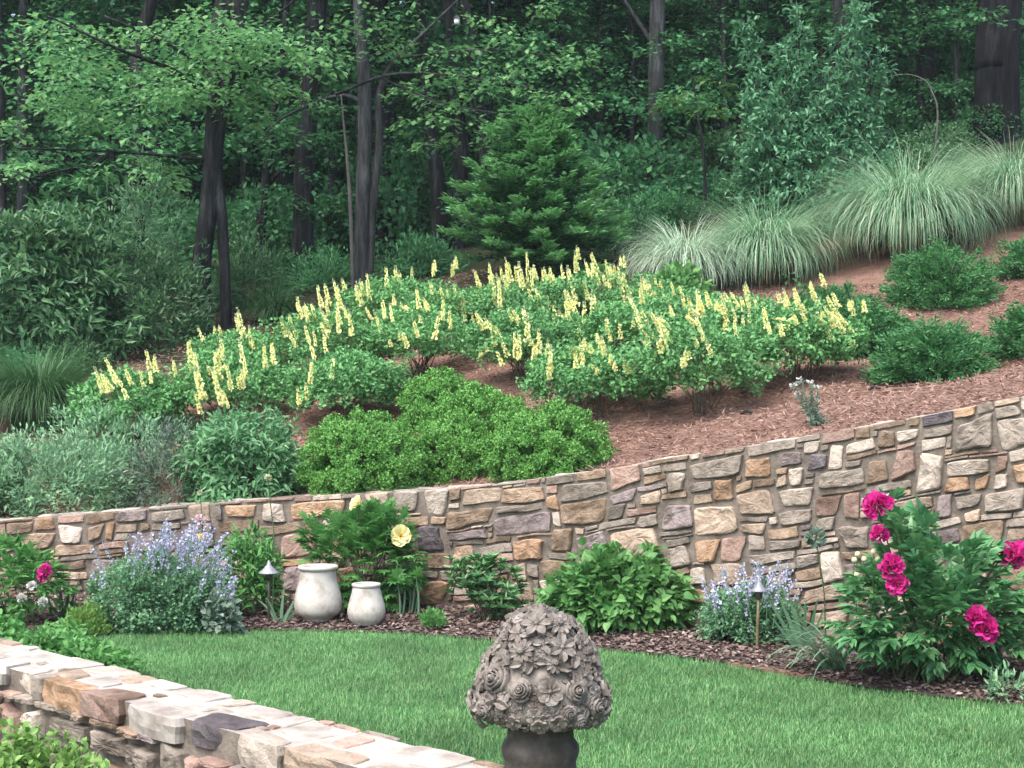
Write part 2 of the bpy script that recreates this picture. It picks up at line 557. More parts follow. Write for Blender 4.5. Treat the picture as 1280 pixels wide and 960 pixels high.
M['bush_russet'] = leaf_mat('russet_leaf', [(0.0504, 0.075, 0.055), (0.072, 0.095, 0.077), (0.0576, 0.12, 0.066)], .2, .6, .2, k=1.4)
M['boxwood'] = leaf_mat('boxwood_leaf', [(0.0432, 0.135, 0.0283), (0.0691, 0.189, 0.0393), (0.121, 0.2538, 0.0599)], .16, .5, .2, .06, k=1.35)
M['baptisia'] = leaf_mat('baptisia_leaf', [(0.0426, 0.125, 0.0436), (0.0638, 0.17, 0.0574), (0.0993, 0.215, 0.0792)], .2, .5, .2, .08, k=1.6)
M['yellow'] = leaf_mat('pale_yellow_petal', [(.78, .79, .30), (.85, .86, .44), (.88, .89, .58)], .3, .6, .1, k=.95)
M['juniper'] = leaf_mat('juniper_needle', [(0.0189, 0.085, 0.0304), (0.0347, 0.118, 0.04), (0.0662, 0.16, 0.056)], .2, .5, .2, .1, k=1.4)
M['fir'] = leaf_mat('conifer_needle', [(0.0196, 0.09, 0.0374), (0.0364, 0.125, 0.0493), (0.07, 0.17, 0.068)], .25, .5, .2, k=1.1)
M['fir_tip'] = leaf_mat('conifer_tip', [(0.065, 0.19, 0.068), (0.104, 0.24, 0.085)], .3, .5, .2, k=1.3)
M['mgrass'] = leaf_mat('maiden_grass', [(0.0747, 0.19, 0.0941), (0.1323, 0.27, 0.1485), (0.23, 0.36, 0.2228), (0.414, 0.48, 0.3564)], .28, .5, .2, k=1.2)
M['mgrass_pale'] = leaf_mat('pale_grass', [(0.143, 0.26, 0.1596), (0.264, 0.385, 0.2594), (0.418, 0.5, 0.389), (0.572, 0.62, 0.5287)], .28, .5, .2, k=1.15)
M['mgrass_dark'] = leaf_mat('deep_grass', [(.03, .085, .03), (.045, .115, .042), (.07, .15, .06)], .25, .5, .3, k=1.1)
M['dead_grass'] = leaf_mat('dead_grass', [(.10, .065, .04), (.17, .115, .075), (.25, .185, .13)], .1, .8, .1)
M['catmint'] = leaf_mat('catmint_leaf', [(0.0562, 0.14, 0.072), (0.0875, 0.185, 0.0945), (0.1438, 0.245, 0.1395)], .28, .6, .15, k=1.4)
M['lavender'] = leaf_mat('lavender_blossom', [(.38, .36, .58), (.50, .47, .68), (.64, .61, .77)], .3, .7, .1, k=.85)
M['peony'] = leaf_mat('peony_leaf', [(0.0244, 0.09, 0.034), (0.0426, 0.125, 0.0467), (0.0761, 0.17, 0.068)], .28, .38, .4, k=1.6)
M['peony_light'] = leaf_mat('tree_peony_leaf', [(0.0473, 0.155, 0.0405), (0.0743, 0.205, 0.054), (0.108, 0.255, 0.0765)], .33, .42, .3, k=1.15)
M['magenta'] = leaf_mat('magenta_petal', [(.52, .014, .19), (.68, .03, .28), (.80, .09, .40)], .3, .6, .2, k=0.8)
M['cream'] = leaf_mat('cream_petal', [(.84, .77, .36), (.86, .82, .48)], .3, .6, .2, k=0.8)
M['gold'] = leaf_mat('golden_stamen', [(.75, .5, .06), (.8, .62, .15)], .1, .7, .1)
M['bud'] = leaf_mat('pale_bud', [(.45, .52, .28), (.6, .64, .42)], .1, .6, .2, k=0.75)
M['white_petal'] = leaf_mat('white_petal', [(.7, .7, .64), (.8, .8, .76)], .3, .6, .2, k=0.75)
M['pink_petal'] = leaf_mat('blush_petal', [(.7, .5, .52), (.78, .62, .62)], .3, .6, .2, k=0.75)
M['hydrangea'] = leaf_mat('heart_leaf', [(0.056, 0.175, 0.0475), (0.091, 0.225, 0.0646), (0.133, 0.28, 0.0902)], .33, .42, .3, k=1)
M['rhodo'] = leaf_mat('narrow_glossy_leaf', [(0.0392, 0.125, 0.0378), (0.063, 0.17, 0.0558), (0.119, 0.225, 0.0945)], .25, .36, .4, k=1.15)
M['strap'] = leaf_mat('strap_leaf', [(.08, .17, .09), (.12, .22, .13), (.18, .28, .19)], .25, .4, .4, k=1)
M['iris'] = leaf_mat('iris_leaf', [(.055, .13, .075), (.085, .175, .10)], .25, .4, .4)
M['cover'] = leaf_mat('ground_cover_leaf', [(0.063, 0.2, 0.05), (0.098, 0.255, 0.07), (0.14, 0.31, 0.1)], .33, .5, .2, k=1)
M['lime'] = leaf_mat('lime_leaf', [(.12, .24, .045), (.16, .3, .07), (.2, .35, .1)], .3, .5, .3, k=0.9)
M['silver'] = leaf_mat('silver_leaf', [(.12, .19, .135), (.17, .245, .18), (.24, .32, .26)], .2, .7, .1, k=0.8)
# ---------------------------------------------------------------- the retaining wall's line
WALL_PX = [(-420, 12.7, 678), (-200, 12.5, 668), (0, 12.25, 651), (120, 12.2, 641), (250, 12.1, 630), (370, 11.98, 621), (470, 11.82, 615), (550, 11.65, 611), (640, 11.4, 602),
           (760, 11.0, 585), (830, 10.78, 573), (900, 10.55, 562), (1000, 10.25, 546), (1100, 9.98, 529), (1180, 9.75, 514), (1280, 9.45, 494), (1420, 9.05, 468), (1600, 8.6, 440)]
_c = np.array([P(a, c, b) for a, b, c in WALL_PX])
WC = spline(_c, 900)                                    # x, y, z of the wall's front top edge
_seg = np.linalg.norm(np.diff(WC[:, :2], axis=0), axis=1)
WU = np.concatenate([[0], np.cumsum(_seg)])
WLEN = WU[-1]
def wall_at(u):
    u = np.asarray(u, float)
    return np.stack([np.interp(u, WU, WC[:, i]) for i in range(3)], -1)
_wt = unit(np.gradient(WC[:, :2], axis=0))
def wall_n(u):
    tx, ty = np.interp(u, WU, _wt[:, 0]), np.interp(u, WU, _wt[:, 1])
    return np.stack([ty, -tx, np.zeros_like(tx)], -1)
def wallY(x):
    return np.interp(x, WC[:, 0], WC[:, 1])
def wallTop(x):
    return np.interp(x, WC[:, 0], WC[:, 2])
_wang = WC[:, 0] / WC[:, 1]
def wall_pix(px, py):
    """pixel -> (u, depth below the top)"""
    i = np.interp((px - 640) / FPX, _wang, WU)
    c = wall_at(i)
    return float(i), float(c[2] - P(px, py, c[1])[2])
WT = 0.42                                               # thickness

# ---------------------------------------------------------------- terrain
ctrl = []
def ctl(px, py, D): ctrl.append(P(px, py, D))
for x in np.linspace(-5.5, 4.6, 14):
    ctrl.append(np.array([x, wallY(x) + WT, wallTop(x) - .03]))
for a in [(60, 545, 14.5), (-150, 545, 14.5), (380, 500, 14.5), (480, 495, 14.2), (430, 500, 14.2), (330, 515, 14.3), (510, 462, 16), (700, 500, 13.5), (760, 520, 13), (880, 522, 12.5),
          (990, 470, 13), (1150, 478, 12.5), (1180, 385, 15.5), (1270, 448, 12.4), (1400, 440, 12.4), (920, 352, 18), (1100, 315, 18), (1250, 285, 18), (1400, 265, 18), (455, 365, 20), (378, 360, 21),
          (258, 415, 18.5), (818, 262, 24), (1248, 170, 23), (670, 342, 18), (60, 450, 17), (-150, 455, 17), (-200, 400, 24), (100, 380, 24), (1000, 230, 24), (1400, 150, 24), (600, 300, 24)]:
    ctl(*a)
for x, y, z in [(-12, 12.5, .6), (-20, 14, .9), (9, 8.5, 2.1), (20, 9, 3.2), (-14, 20, 2.0), (14, 20, 5.3), (-30, 30, 3), (30, 30, 9), (0, 40, 8.5), (-15, 40, 6), (15, 40, 11), (0, 80, 20), (-40, 80, 17),
                (40, 80, 23), (-40, 40, 5), (40, 40, 13)]:
    ctrl.append(np.array([x, y, z], float))
ctrl = np.array(ctrl)
def _tps(r2):
    return np.where(r2 > 1e-9, r2 * np.log(np.maximum(r2, 1e-9)), 0)
_n = len(ctrl)
_A = np.zeros((_n + 3, _n + 3))
_d2 = ((ctrl[:, None, :2] - ctrl[None, :, :2]) ** 2).sum(-1)
_A[:_n, :_n] = _tps(_d2) + np.eye(_n) * .6
_A[:_n, _n:] = np.hstack([np.ones((_n, 1)), ctrl[:, :2]])
_A[_n:, :_n] = _A[:_n, _n:].T
_w = np.linalg.solve(_A, np.concatenate([ctrl[:, 2], [0, 0, 0]]))
def hill_z(x, y):
    x = np.asarray(x, float); y = np.asarray(y, float)
    sh = np.broadcast(x, y).shape
    xf, yf = np.broadcast_to(x, sh).ravel(), np.broadcast_to(y, sh).ravel()
    r2 = (xf[:, None] - ctrl[None, :, 0]) ** 2 + (yf[:, None] - ctrl[None, :, 1]) ** 2
    z = _tps(r2) @ _w[:_n] + _w[_n] + _w[_n + 1] * xf + _w[_n + 2] * yf
    # meet the wall's back just below its top
    d = yf - (np.interp(xf, WC[:, 0], WC[:, 1]) + WT)
    k = np.clip(1 - d / .9, 0, 1)
    k = np.where((xf > WC[0, 0]) & (xf < WC[-1, 0]), k * k * (3 - 2 * k), 0)
    z = z * (1 - k) + k * (np.interp(xf, WC[:, 0], WC[:, 2]) - .04)
    return z.reshape(sh)
def hz(x, y):
    return float(hill_z(np.array([x]), np.array([y]))[0])
def HP(px, D):
    """point on the hillside under column px at distance D"""
    x = (px - 640) / FPX * D
    return np.array([x, D, hz(x, D)])

def grid_faces(nx, ny):
    i, j = np.meshgrid(np.arange(nx - 1), np.arange(ny - 1), indexing='ij')
    return np.stack([i * ny + j, (i + 1) * ny + j, (i + 1) * ny + j + 1, i * ny + j + 1], -1).reshape(-1, 4)

xs = np.unique(np.concatenate([np.linspace(-60, -8, 27), np.linspace(-8, 8, 110), np.linspace(8, 60, 27)]))
ts = np.concatenate([np.linspace(0, 8, 70), np.linspace(8.2, 20, 40), np.linspace(21, 110, 40)])
GX = np.repeat(xs[:, None], len(ts), 1)
GY = np.interp(GX, WC[:, 0], WC[:, 1]) + WT - .12 + ts[None]
GZ = hill_z(GX, GY)
nzv = np.array([noise.noise(Vector((a * 1.7, b * 1.7, 0))) * .035 + noise.noise(Vector((a * .4, b * .4, 3))) * .09 for a, b in zip(GX.ravel(), GY.ravel())]).reshape(GX.shape)
GZ = GZ + nzv * np.clip(ts / 1.2, 0, 1)[None]
mb = MB()
mb.add(np.stack([GX, GY, GZ], -1), grid_faces(len(xs), len(ts)), 0, True)
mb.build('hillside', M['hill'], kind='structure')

mb = MB()
mb.add([(-70, -14, -.012), (70, -14, -.012), (70, 122, -.012), (-70, 122, -.012)], [(0, 1, 2, 3)])
mb.build('ground', M['lawn'], kind='structure')

# bed edge against the lawn
EDGE_PX = [(-420, 806), (-200, 806), (0, 806), (140, 791), (280, 788), (400, 789), (520, 793), (600, 799), (680, 805), (760, 813), (840, 821), (930, 834), (1020, 849), (1100, 862), (1200, 874), (1300, 884), (1500, 905), (1700, 930)]
EC = spline([P(a, b, FPX * EYE / (b - 480)) for a, b in EDGE_PX], 400)
def edgeY(x):
    return np.interp(x, EC[:, 0], EC[:, 1])
bx = np.linspace(-6.2, 4.9, 330)
bt = np.linspace(0, 1, 26)
BX = np.repeat(bx[:, None], 26, 1)
e0, e1 = edgeY(bx)[:, None], wallY(bx)[:, None] + .08
BY = e0 + (e1 - e0) * bt[None]
BZ = .004 + .05 * (1 - (1 - bt[None]) ** 3) + np.array([noise.noise(Vector((a * 9, b * 9, 1))) * .012 for a, b in zip(BX.ravel(), BY.ravel())]).reshape(BX.shape) * np.clip(bt * 6, 0, 1)[None]
mb = MB()
mb.add(np.stack([BX, BY, BZ], -1), grid_faces(len(bx), 26), 0, True)
mb.build('mulch_bed', M['bed'], kind='structure')
def bed_z(x, y):
    t = np.clip((y - edgeY(x)) / (wallY(x) - edgeY(x)), 0, 1)
    return .004 + .05 * (1 - (1 - t) ** 3)
def BP(px, py):
    """bed point seen at this pixel"""
    D = FPX * (EYE - .045) / (py - 480)
    x = (px - 640) / FPX * D
    return np.array([x, D, bed_z(x, D)])

# bark chips on the bed and pine straw on the slope
mb = MB()
n = 26000
x = rng.uniform(-5, 4.2, n)
t = rng.uniform(.01, 1, n)
y = edgeY(x) + (wallY(x) - edgeY(x)) * t
p = np.stack([x, y, bed_z(x, y) + rng.uniform(0, .018, n)], -1)
d = rdir(n) * [1, 1, .22]
leaves(mb, p, d, rdir(n) * .45 + [0, 0, 1], rng.uniform(.018, .05, n), DIAMOND, rng.uniform(.5, 1.3, n))
mb.build('bark_chips', M['chip'], kind='stuff')
mb = MB()
n = 90000
x = rng.uniform(-4.4, 5.2, n)
y = wallY(x) + WT + .02 + rng.uniform(0, 1, n) ** 1.3 * 7.5
z = hill_z(x, y)
nzv = np.array([noise.noise(Vector((a * 1.7, b * 1.7, 0))) * .035 + noise.noise(Vector((a * .4, b * .4, 3))) * .09 for a, b in zip(x, y)]) * np.clip((y - wallY(x) - WT) / 1.2, 0, 1)
p = np.stack([x, y, z + nzv + rng.uniform(.0, .02, n)], -1)
d = rdir(n) * [1, 1, .25] + [0, 0, .05]
leaves(mb, p, d, rdir(n) * .4 + [0, -.2, 1], rng.uniform(.03, .085, n), NEEDLE, rng.uniform(.4, .8, n))
k = 1500
sel = rng.choice(n, k, replace=False)
leaves(mb, p[sel] + [0, 0, .01], rdir(k) * [1, 1, .2], rdir(k) * .4 + [0, -.2, 1], rng.uniform(.02, .045, k), DIAMOND, 1.2)
mb.build('pine_straw', M['straw'], kind='stuff')

# lawn grass
NW0, NW1 = np.array([-2.24, 6.9]), np.array([-.05, 4.6])          # near wall's far top edge
nwd = unit(NW1 - NW0)
nwn = np.array([nwd[1], -nwd[0]])                                # towards the camera side
def make_grass():
    mb = MB()
    n = 640000
    x = rng.uniform(-4.2, 4.2, n)
    y = rng.uniform(0, 1, n) ** .8 * 8.2 + 3.6
    keep = (y < edgeY(x) - .0 + rng.normal(0, .03, n)) & (((np.stack([x, y], -1) - NW0) @ nwn) < -.01) & (np.abs(x) < y * .42 + .4) | \
           ((y < 5) & (x > .45) & (np.abs(x) < 2))
    x, y = x[keep], y[keep]
    n = len(x)
    lump = np.array([noise.noise(Vector((a * 1.3, b * 1.3, 7))) for a, b in zip(x, y)])
    p = np.stack([x, y, np.full(n, -.012)], -1)
    blades(mb, p, rng.uniform(0, 6.283, n), (rng.uniform(.024, .048, n)) * (1 + .25 * lump), rng.uniform(.55, 1.5, n), rng.uniform(0, .9, n), rng.uniform(.003, .005, n), 2)
    o = mb.build('grass', M['grass'], kind='stuff')
    o['label'] = 'short mown green lawn grass between the two stone walls'
    o['category'] = 'grass'
make_grass()

# ---------------------------------------------------------------- rubble masonry
def pack(U, H, res, fixed, sizes, r, fmin=2, top=None):
    """irregular rubble: returns rectangles (u0,u1,v0,v1,material)"""
    nu, nv = int(U / res), int(H / res)
    occ = np.zeros((nu, nv), bool)
    out = []
    def put(a, b, c, d, m):
        occ[a:b, c:d] = True
        out.append([a, b, c, d, m])
    for (u0, u1, v0, v1, m) in fixed:
        a, b, c, d = [int(round(q / res)) for q in (u0, u1, v0, v1)]
        a, c = max(a, 0), max(c, 0)
        b, d = min(b, nu), min(d, nv)
        if b - a < 2 or d - c < 1: continue
        if occ[a:b, c:d].mean() > .25: continue
        while b - a > 2 and occ[a, c:d].any(): a += 1
        while b - a > 2 and occ[b - 1, c:d].any(): b -= 1
        while d - c > 1 and occ[a:b, c].any(): c += 1
        while d - c > 1 and occ[a:b, d - 1].any(): d -= 1
        if occ[a:b, c:d].any(): continue
        put(a, b, c, d, m)
    for (w0, w1, h0, h1, tries, pal) in sizes:
        for _ in range(tries):
            w = max(2, int(r.uniform(w0, w1) / res)); h = max(1, int(r.uniform(h0, h1) / res))
            if w >= nu or h >= nv: continue
            a = r.integers(0, nu - w + 1); c = r.integers(0, nv - h + 1)
            if r.random() < .12: c = 0
            if occ[a:a + w, c:c + h].any(): continue
            put(a, a + w, c, c + h, pal[r.integers(len(pal))])
    grow = 3
    for q in out:
        for _ in range(grow):
            if q[0] > 0 and not occ[q[0] - 1, q[2]:q[3]].any(): q[0] -= 1; occ[q[0], q[2]:q[3]] = True
            if q[1] < nu and not occ[q[1], q[2]:q[3]].any(): occ[q[1], q[2]:q[3]] = True; q[1] += 1
            if q[2] > 0 and not occ[q[0]:q[1], q[2] - 1].any(): q[2] -= 1; occ[q[0]:q[1], q[2]] = True
            if q[3] < nv and not occ[q[0]:q[1], q[3]].any(): occ[q[0]:q[1], q[3]] = True; q[3] += 1
    pal = 'tgggpbwk'
    for c in range(nv):
        for a in range(nu):
            if occ[a, c]: continue
            wmax = int(r.integers(4, 14)); hmax = int(r.integers(2, 5))
            b = a
            while b < nu and b - a < wmax and not occ[b, c]: b += 1
            d = c + 1
            while d < nv and d - c < hmax and not occ[a:b, d].any(): d += 1
            occ[a:b, c:d] = True
            if b - a >= fmin and (b - a) * (d - c) >= 4:
                out.append([a, b, c, d, pal[r.integers(len(pal))]])
    return [(a * res, b * res, c * res, d * res, m) for a, b, c, d, m in out]

def chaikin(poly):
    q = np.roll(poly, -1, 0)
    return np.stack([poly * .79 + q * .21, poly * .21 + q * .79], 1).reshape(-1, 2)

def outline(u0, u1, v0, v1, r, gap, rough=.1, keep_top=False):
    w, h = u1 - u0, v1 - v0
    g = min(gap, .3 * min(w, h))
    u0, u1, v0, v1 = u0 + g, u1 - g, v0 + g, v1 - g
    w, h = u1 - u0, v1 - v0
    m = min(w, h)
    c = np.array([(u0, v0), (u1, v0), (u1, v1), (u0, v1)])
    inn = np.array([(1, 1), (-1, 1), (-1, -1), (1, -1)])
    cut = r.uniform(0, 1, (4, 2)) ** 2 * np.array([min(.3 * w, .5 * m), min(.28 * h, .3 * m)]) * rough * 7
    if keep_top: cut[:2, 1] *= .15
    c = c + inn * np.minimum(cut, np.array([.34 * w, .34 * h]))
    pts = []
    for i in range(4):
        a, b = c[i], c[(i + 1) % 4]
        pts.append(a)
        for f in (.33, .67):
            n_ = np.array([-(b - a)[1], (b - a)[0]])
            n_ /= max(1e-6, np.linalg.norm(n_))
            k = .06 if not (keep_top and i == 0) else .02
            pts.append(a + (b - a) * (f + r.uniform(-.08, .08)) + n_ * r.uniform(-k, k * .6) * m)
    return chaikin(np.array(pts))

def nfield(q, seed, f):
    return np.array([noise.noise(Vector((x * f, y * f, seed))) for x, y in q])

def add_stone(mb, poly, fmap, prot, back, r, mi, gap_low=.006, side=0):
    """fmap(points2d, depth) -> xyz; rough-hewn face, noise-broken so that no two stones are alike"""
    k = len(poly)
    cen = poly.mean(0) + np.ptp(poly, axis=0) * r.uniform(-.14, .14, 2)
    ext = np.ptp(poly, axis=0)
    tilt = r.uniform(-.16, .16, 2) * (prot / .03)
    seed = r.uniform(0, 900)
    amp = (.009 + .05 * min(.3, ext.min())) * (prot / .03)
    def ring(s, dep, am):
        q = cen + (poly - cen) * s
        dd = dep + ((q - cen) * tilt).sum(1)
        if am:
            dd = dd + am * (nfield(q, seed, 9) + .7 * nfield(q, seed + 5, 22)) + r.normal(0, am * .12, k)
        return fmap(q, dd)
    lows = [ring(1.0, -back, 0)]
    if side:
        for f_ in (.62, .3):
            nn = (nfield(poly, seed + f_ * 30, 14) + .6 * nfield(poly, seed + f_ * 30, 34))[:, None]
            lows.append(fmap(poly + unit(poly - cen) * (side * nn + .25 * side), np.full(k, -back * f_)))
    rings = lows + [ring(1.0, gap_low, 0), ring(.965, prot * .68, amp * .6), ring(.87, prot, amp), ring(.62, prot * 1.04, amp), ring(.32, prot * 1.06, amp)]
    ctr = fmap(cen[None], np.array([prot * 1.05 + amp * (nfield(cen[None], seed, 9) + .7 * nfield(cen[None], seed + 5, 22))[0]]))
    V = np.concatenate(rings + [ctr])
    nr = len(rings)
    def fr(i0, i1):
        i = np.arange(i0, i1)[:, None]
        j = np.arange(k)[None]
        j2 = (j + 1) % k
        return np.stack([i * k + j, i * k + j2, (i + 1) * k + j2, (i + 1) * k + j], -1).reshape(-1, 4)[:, ::-1]
    base = mb.n
    mb.add(V, fr(0, nr - 4), mi, False)
    mb.faces(fr(nr - 4, nr - 1), base, mi, False)
    e = (nr - 1) * k
    T = np.stack([e + np.arange(k), e + (np.arange(k) + 1) % k, np.full(k, e + k)], -1)[:, ::-1]
    mb.faces(T, base, mi, False)

def boxes(scale, ox, oy, items):
    return [(ox + a * scale, oy + b * scale, ox + c * scale, oy + d * scale, m) for a, b, c, d, m in items]
STONES = boxes(.2344, 560, 540, [
    (75, 300, 245, 380, 'b'), (305, 285, 520, 375, 't'), (530, 235, 660, 270, 'g'), (605, 255, 825, 330, 'g'), (850, 190, 1015, 285, 'k'), (535, 320, 680, 395, 'o'), (650, 340, 840, 470, 't'),
    (15, 390, 230, 510, 't'), (255, 430, 550, 535, 'p'), (835, 320, 1000, 375, 'p'), (1000, 345, 1140, 385, 'b'), (850, 380, 940, 440, 'g'), (945, 390, 1080, 440, 'k'), (840, 455, 970, 490, 'g'),
    (1005, 455, 1105, 485, 'g'), (1110, 360, 1280, 515, 'p'), (890, 500, 1165, 670, 'b'), (540, 505, 680, 590, 't'), (640, 520, 840, 640, 'p'), (620, 470, 740, 505, 't'), (745, 485, 890, 540, 't'),
    (355, 585, 515, 695, 'o'), (50, 525, 190, 575, 'p'), (240, 560, 345, 590, 't'), (175, 590, 345, 645, 'g'), (260, 525, 420, 570, 'g'), (420, 555, 525, 590, 'g'), (550, 640, 670, 680, 'g'), (500, 690, 640, 770, 't'),
    (1035, 225, 1160, 265, 't'), (1030, 270, 1145, 300, 'p'), (1145, 165, 1230, 220, 'w'), (1180, 240, 1270, 300, 'w'), (1150, 290, 1250, 360, 'g'), (50, 620, 160, 700, 't'), (190, 650, 315, 695, 'k'), (270, 380, 480, 430, 'g'),
    (480, 400, 640, 445, 'g'), (1165, 520, 1270, 560, 'g'), (1125, 620, 1265, 715, 'w'), (1200, 565, 1290, 610, 'g'), (555, 455, 610, 520, 'w'), (250, 690, 340, 740, 'g'), (410, 700, 500, 745, 'g')])
STONES += boxes(.3359, 850, 320, [
    (50, 745, 215, 820, 'g'), (240, 750, 340, 830, 'o'), (130, 830, 205, 910, 'o'), (205, 870, 355, 955, 'b'), (265, 690, 395, 735, 'w'), (370, 730, 455, 780, 'p'), (465, 730, 555, 785, 'd'), (540, 715, 600, 765, 'w'),
    (530, 655, 640, 695, 'k'), (520, 780, 695, 865, 'g'), (670, 765, 780, 825, 't'), (640, 685, 740, 725, 'w'), (785, 740, 880, 820, 'k'), (890, 745, 990, 870, 'w'), (915, 585, 990, 625, 'd'), (1010, 560, 1095, 605, 'o'),
    (1060, 590, 1165, 700, 'g'), (1180, 605, 1280, 695, 'w'), (850, 695, 945, 740, 'w'), (735, 645, 805, 690, 't'), (815, 640, 895, 680, 'w'), (900, 635, 975, 680, 'g'), (380, 870, 505, 920, 'w'), (705, 840, 830, 880, 'g'),
    (990, 840, 1085, 875, 'o'), (1090, 830, 1135, 870, 'o'), (1030, 750, 1155, 815, 'w'), (1180, 550, 1255, 590, 'g'), (830, 890, 945, 945, 'b'), (965, 885, 1025, 950, 'p'), (1030, 885, 1115, 950, 'g'), (1125, 870, 1240, 955, 'w'),
    (1100, 540, 1175, 580, 'g'), (400, 785, 500, 830, 'w'), (320, 820, 400, 870, 'b'), (225, 830, 315, 865, 't'), (30, 830, 120, 870, 'g'), (490, 895, 585, 953, 'k'), (615, 890, 690, 953, 'k'), (1215, 710, 1280, 770, 'w'), (1160, 740, 1210, 790, 'k'), (1210, 775, 1280, 845, 'o')])
STONES += boxes(.375, 850, 600, [
    (40, 75, 190, 200, 'b'), (25, 205, 125, 280, 'o'), (130, 205, 210, 265, 'k'), (330, 90, 430, 150, 'g'), (440, 120, 540, 175, 'g'), (530, 130, 660, 230, 'g'), (480, 225, 570, 330, 'w'),
    (190, 155, 270, 185, 'b'), (275, 155, 370, 190, 't'), (205, 190, 320, 230, 'w'), (225, 235, 355, 265, 'g'), (810, 160, 940, 220, 'p'), (100, 265, 300, 350, 'b'), (950, 135, 1090, 230, 't'), (865, 120, 950, 150, 'w'), (380, 240, 460, 285, 'g'), (405, 290, 475, 335, 't'), (660, 160, 800, 215, 'w'), (700, 235, 900, 330, 't'), (905, 235, 1080, 300, 'g'), (850, 310, 1000, 400, 'b')])
STONES += boxes(.3542, 0, 620, [
    (310, 60, 400, 95, 't'), (405, 55, 525, 90, 'p'), (530, 50, 640, 85, 'g'), (780, 25, 905, 75, 'o'), (910, 20, 1015, 85, 'w'), (1020, 15, 1210, 75, 'o'), (775, 80, 900, 125, 't'), (910, 95, 1045, 135, 't'), (75, 135, 200, 190, 't'),
    (200, 165, 305, 205, 't'), (220, 95, 295, 160, 'w'), (290, 95, 345, 165, 't'), (365, 95, 435, 160, 'o'), (100, 190, 185, 225, 't'), (185, 200, 270, 260, 'o'), (850, 135, 980, 195, 't'), (985, 135, 1110, 215, 'k'), (1010, 250, 1075, 320, 'p'),
    (455, 135, 540, 205, 'p'), (145, 120, 215, 155, 'g'), (20, 95, 120, 135, 't'), (365, 165, 430, 190, 'k'), (545, 120, 640, 190, 'p'), (640, 100, 760, 170, 'p'), (985, 220, 1090, 245, 'o')])
STONES += boxes(.2083, 340, 600, [
    (890, 265, 1056, 395, 'd'), (760, 200, 910, 245, 't'), (920, 440, 1056, 530, 't'), (860, 545, 995, 605, 'g'), (870, 610, 1056, 760, 'o'), (900, 60, 1056, 200, 'w'), (740, 70, 890, 160, 'g'), (560, 90, 720, 170, 'b')])

def far_wall():
    w = thing('stone_wall', 'long rubble stone retaining wall curving along the back of the lawn', 'stone wall', (0, float(wallY(0)), 0))
    r = np.random.default_rng(5)
    fixed = []
    for x0, y0, x1, y1, m in STONES:
        u0, d0 = wall_pix(x0, (y0))
        u1, d1 = wall_pix(x1, (y1))
        um, dm0 = wall_pix((x0 + x1) / 2, y0)
        um, dm1 = wall_pix((x0 + x1) / 2, y1)
        fixed.append((u0, u1, max(0, dm0), dm1, m))
    big = 'tbgpkobwtwtb'
    rects = pack(WLEN, 1.9, .02, fixed, [(.22, .36, .14, .24, 260, big), (.14, .28, .08, .16, 1500, big), (.1, .26, .035, .065, 2500, 'gtgkwbt'), (.07, .14, .05, .1, 2500, 'gtkwbb')], r)
    mb = MB()
    def fm(q, dep):
        kk = np.clip(q[:, 1] * 6, 0, 1)
        u = q[:, 0] + .05 * nfield(q, 3.3, 2.6)
        dd = q[:, 1] + (.035 * nfield(q, 41.7, 2.2) + .014 * nfield(q, 77.1, 6)) * kk
        c = wall_at(np.clip(u, 0, WLEN))
        v = c + wall_n(np.clip(u, 0, WLEN)) * np.broadcast_to(dep, u.shape)[:, None]
        v[:, 2] = c[:, 2] - dd
        return v
    for u0, u1, d0, d1, m in rects:
        zmin = wall_at((u0 + u1) / 2)[2] - d0
        if zmin < -.05: continue
        poly = outline(u0, u1, d0, d1, r, .004 if min(u1 - u0, d1 - d0) > .07 else .0028, .12, d0 < .01)
        pr = r.uniform(.010, .026) * min(1, .4 + min(u1 - u0, d1 - d0) * 4)
        add_stone(mb, poly, fm, pr, .13, r, SI[m])
    mb.build('rubble_stones', [M[k] for k in SM], w)
    # mortar core, with its flat top behind the front stones
    us = np.linspace(0, WLEN, 260)
    c = wall_at(us); n_ = wall_n(us)
    prof = [(-.02, -2.2), (-.004, -.012), (-.06, -.006), (-WT + .02, -.006), (-WT + .02, -2.2)]
    V = np.zeros((len(us), 5, 3))
    for i, (a, dz) in enumerate(prof):
        V[:, i] = c + n_ * a
        V[:, i, 2] = c[:, 2] + dz if dz > -1 else -.3
    mb = MB()
    mb.add(V, grid_faces(len(us), 5), 0, False)
    mb.build('mortar_core', M['mortar'], w)
    # flat stones laid along the top
    rects = pack(WLEN, WT - .12, .02, [], [(.3, .6, .14, .24, 120, 'w'), (.15, .35, .08, .16, 500, 'w')], r)
    mb = MB()
    def fm2(q, dep):
        c = wall_at(np.clip(q[:, 0], 0, WLEN))
        v = c - wall_n(np.clip(q[:, 0], 0, WLEN)) * (q[:, 1] + .11)[:, None]
        v[:, 2] = c[:, 2] - .012 + np.broadcast_to(dep, q[:, 0].shape)
        return v
    for u0, u1, d0, d1, m in rects:
        poly = outline(u0, u1, d0, d1, r, .008, .07)
        add_stone(mb, poly, fm2, .012, .05, r, 0, .003)
    mb.build('coping_stones', M['coping'], w)
far_wall()

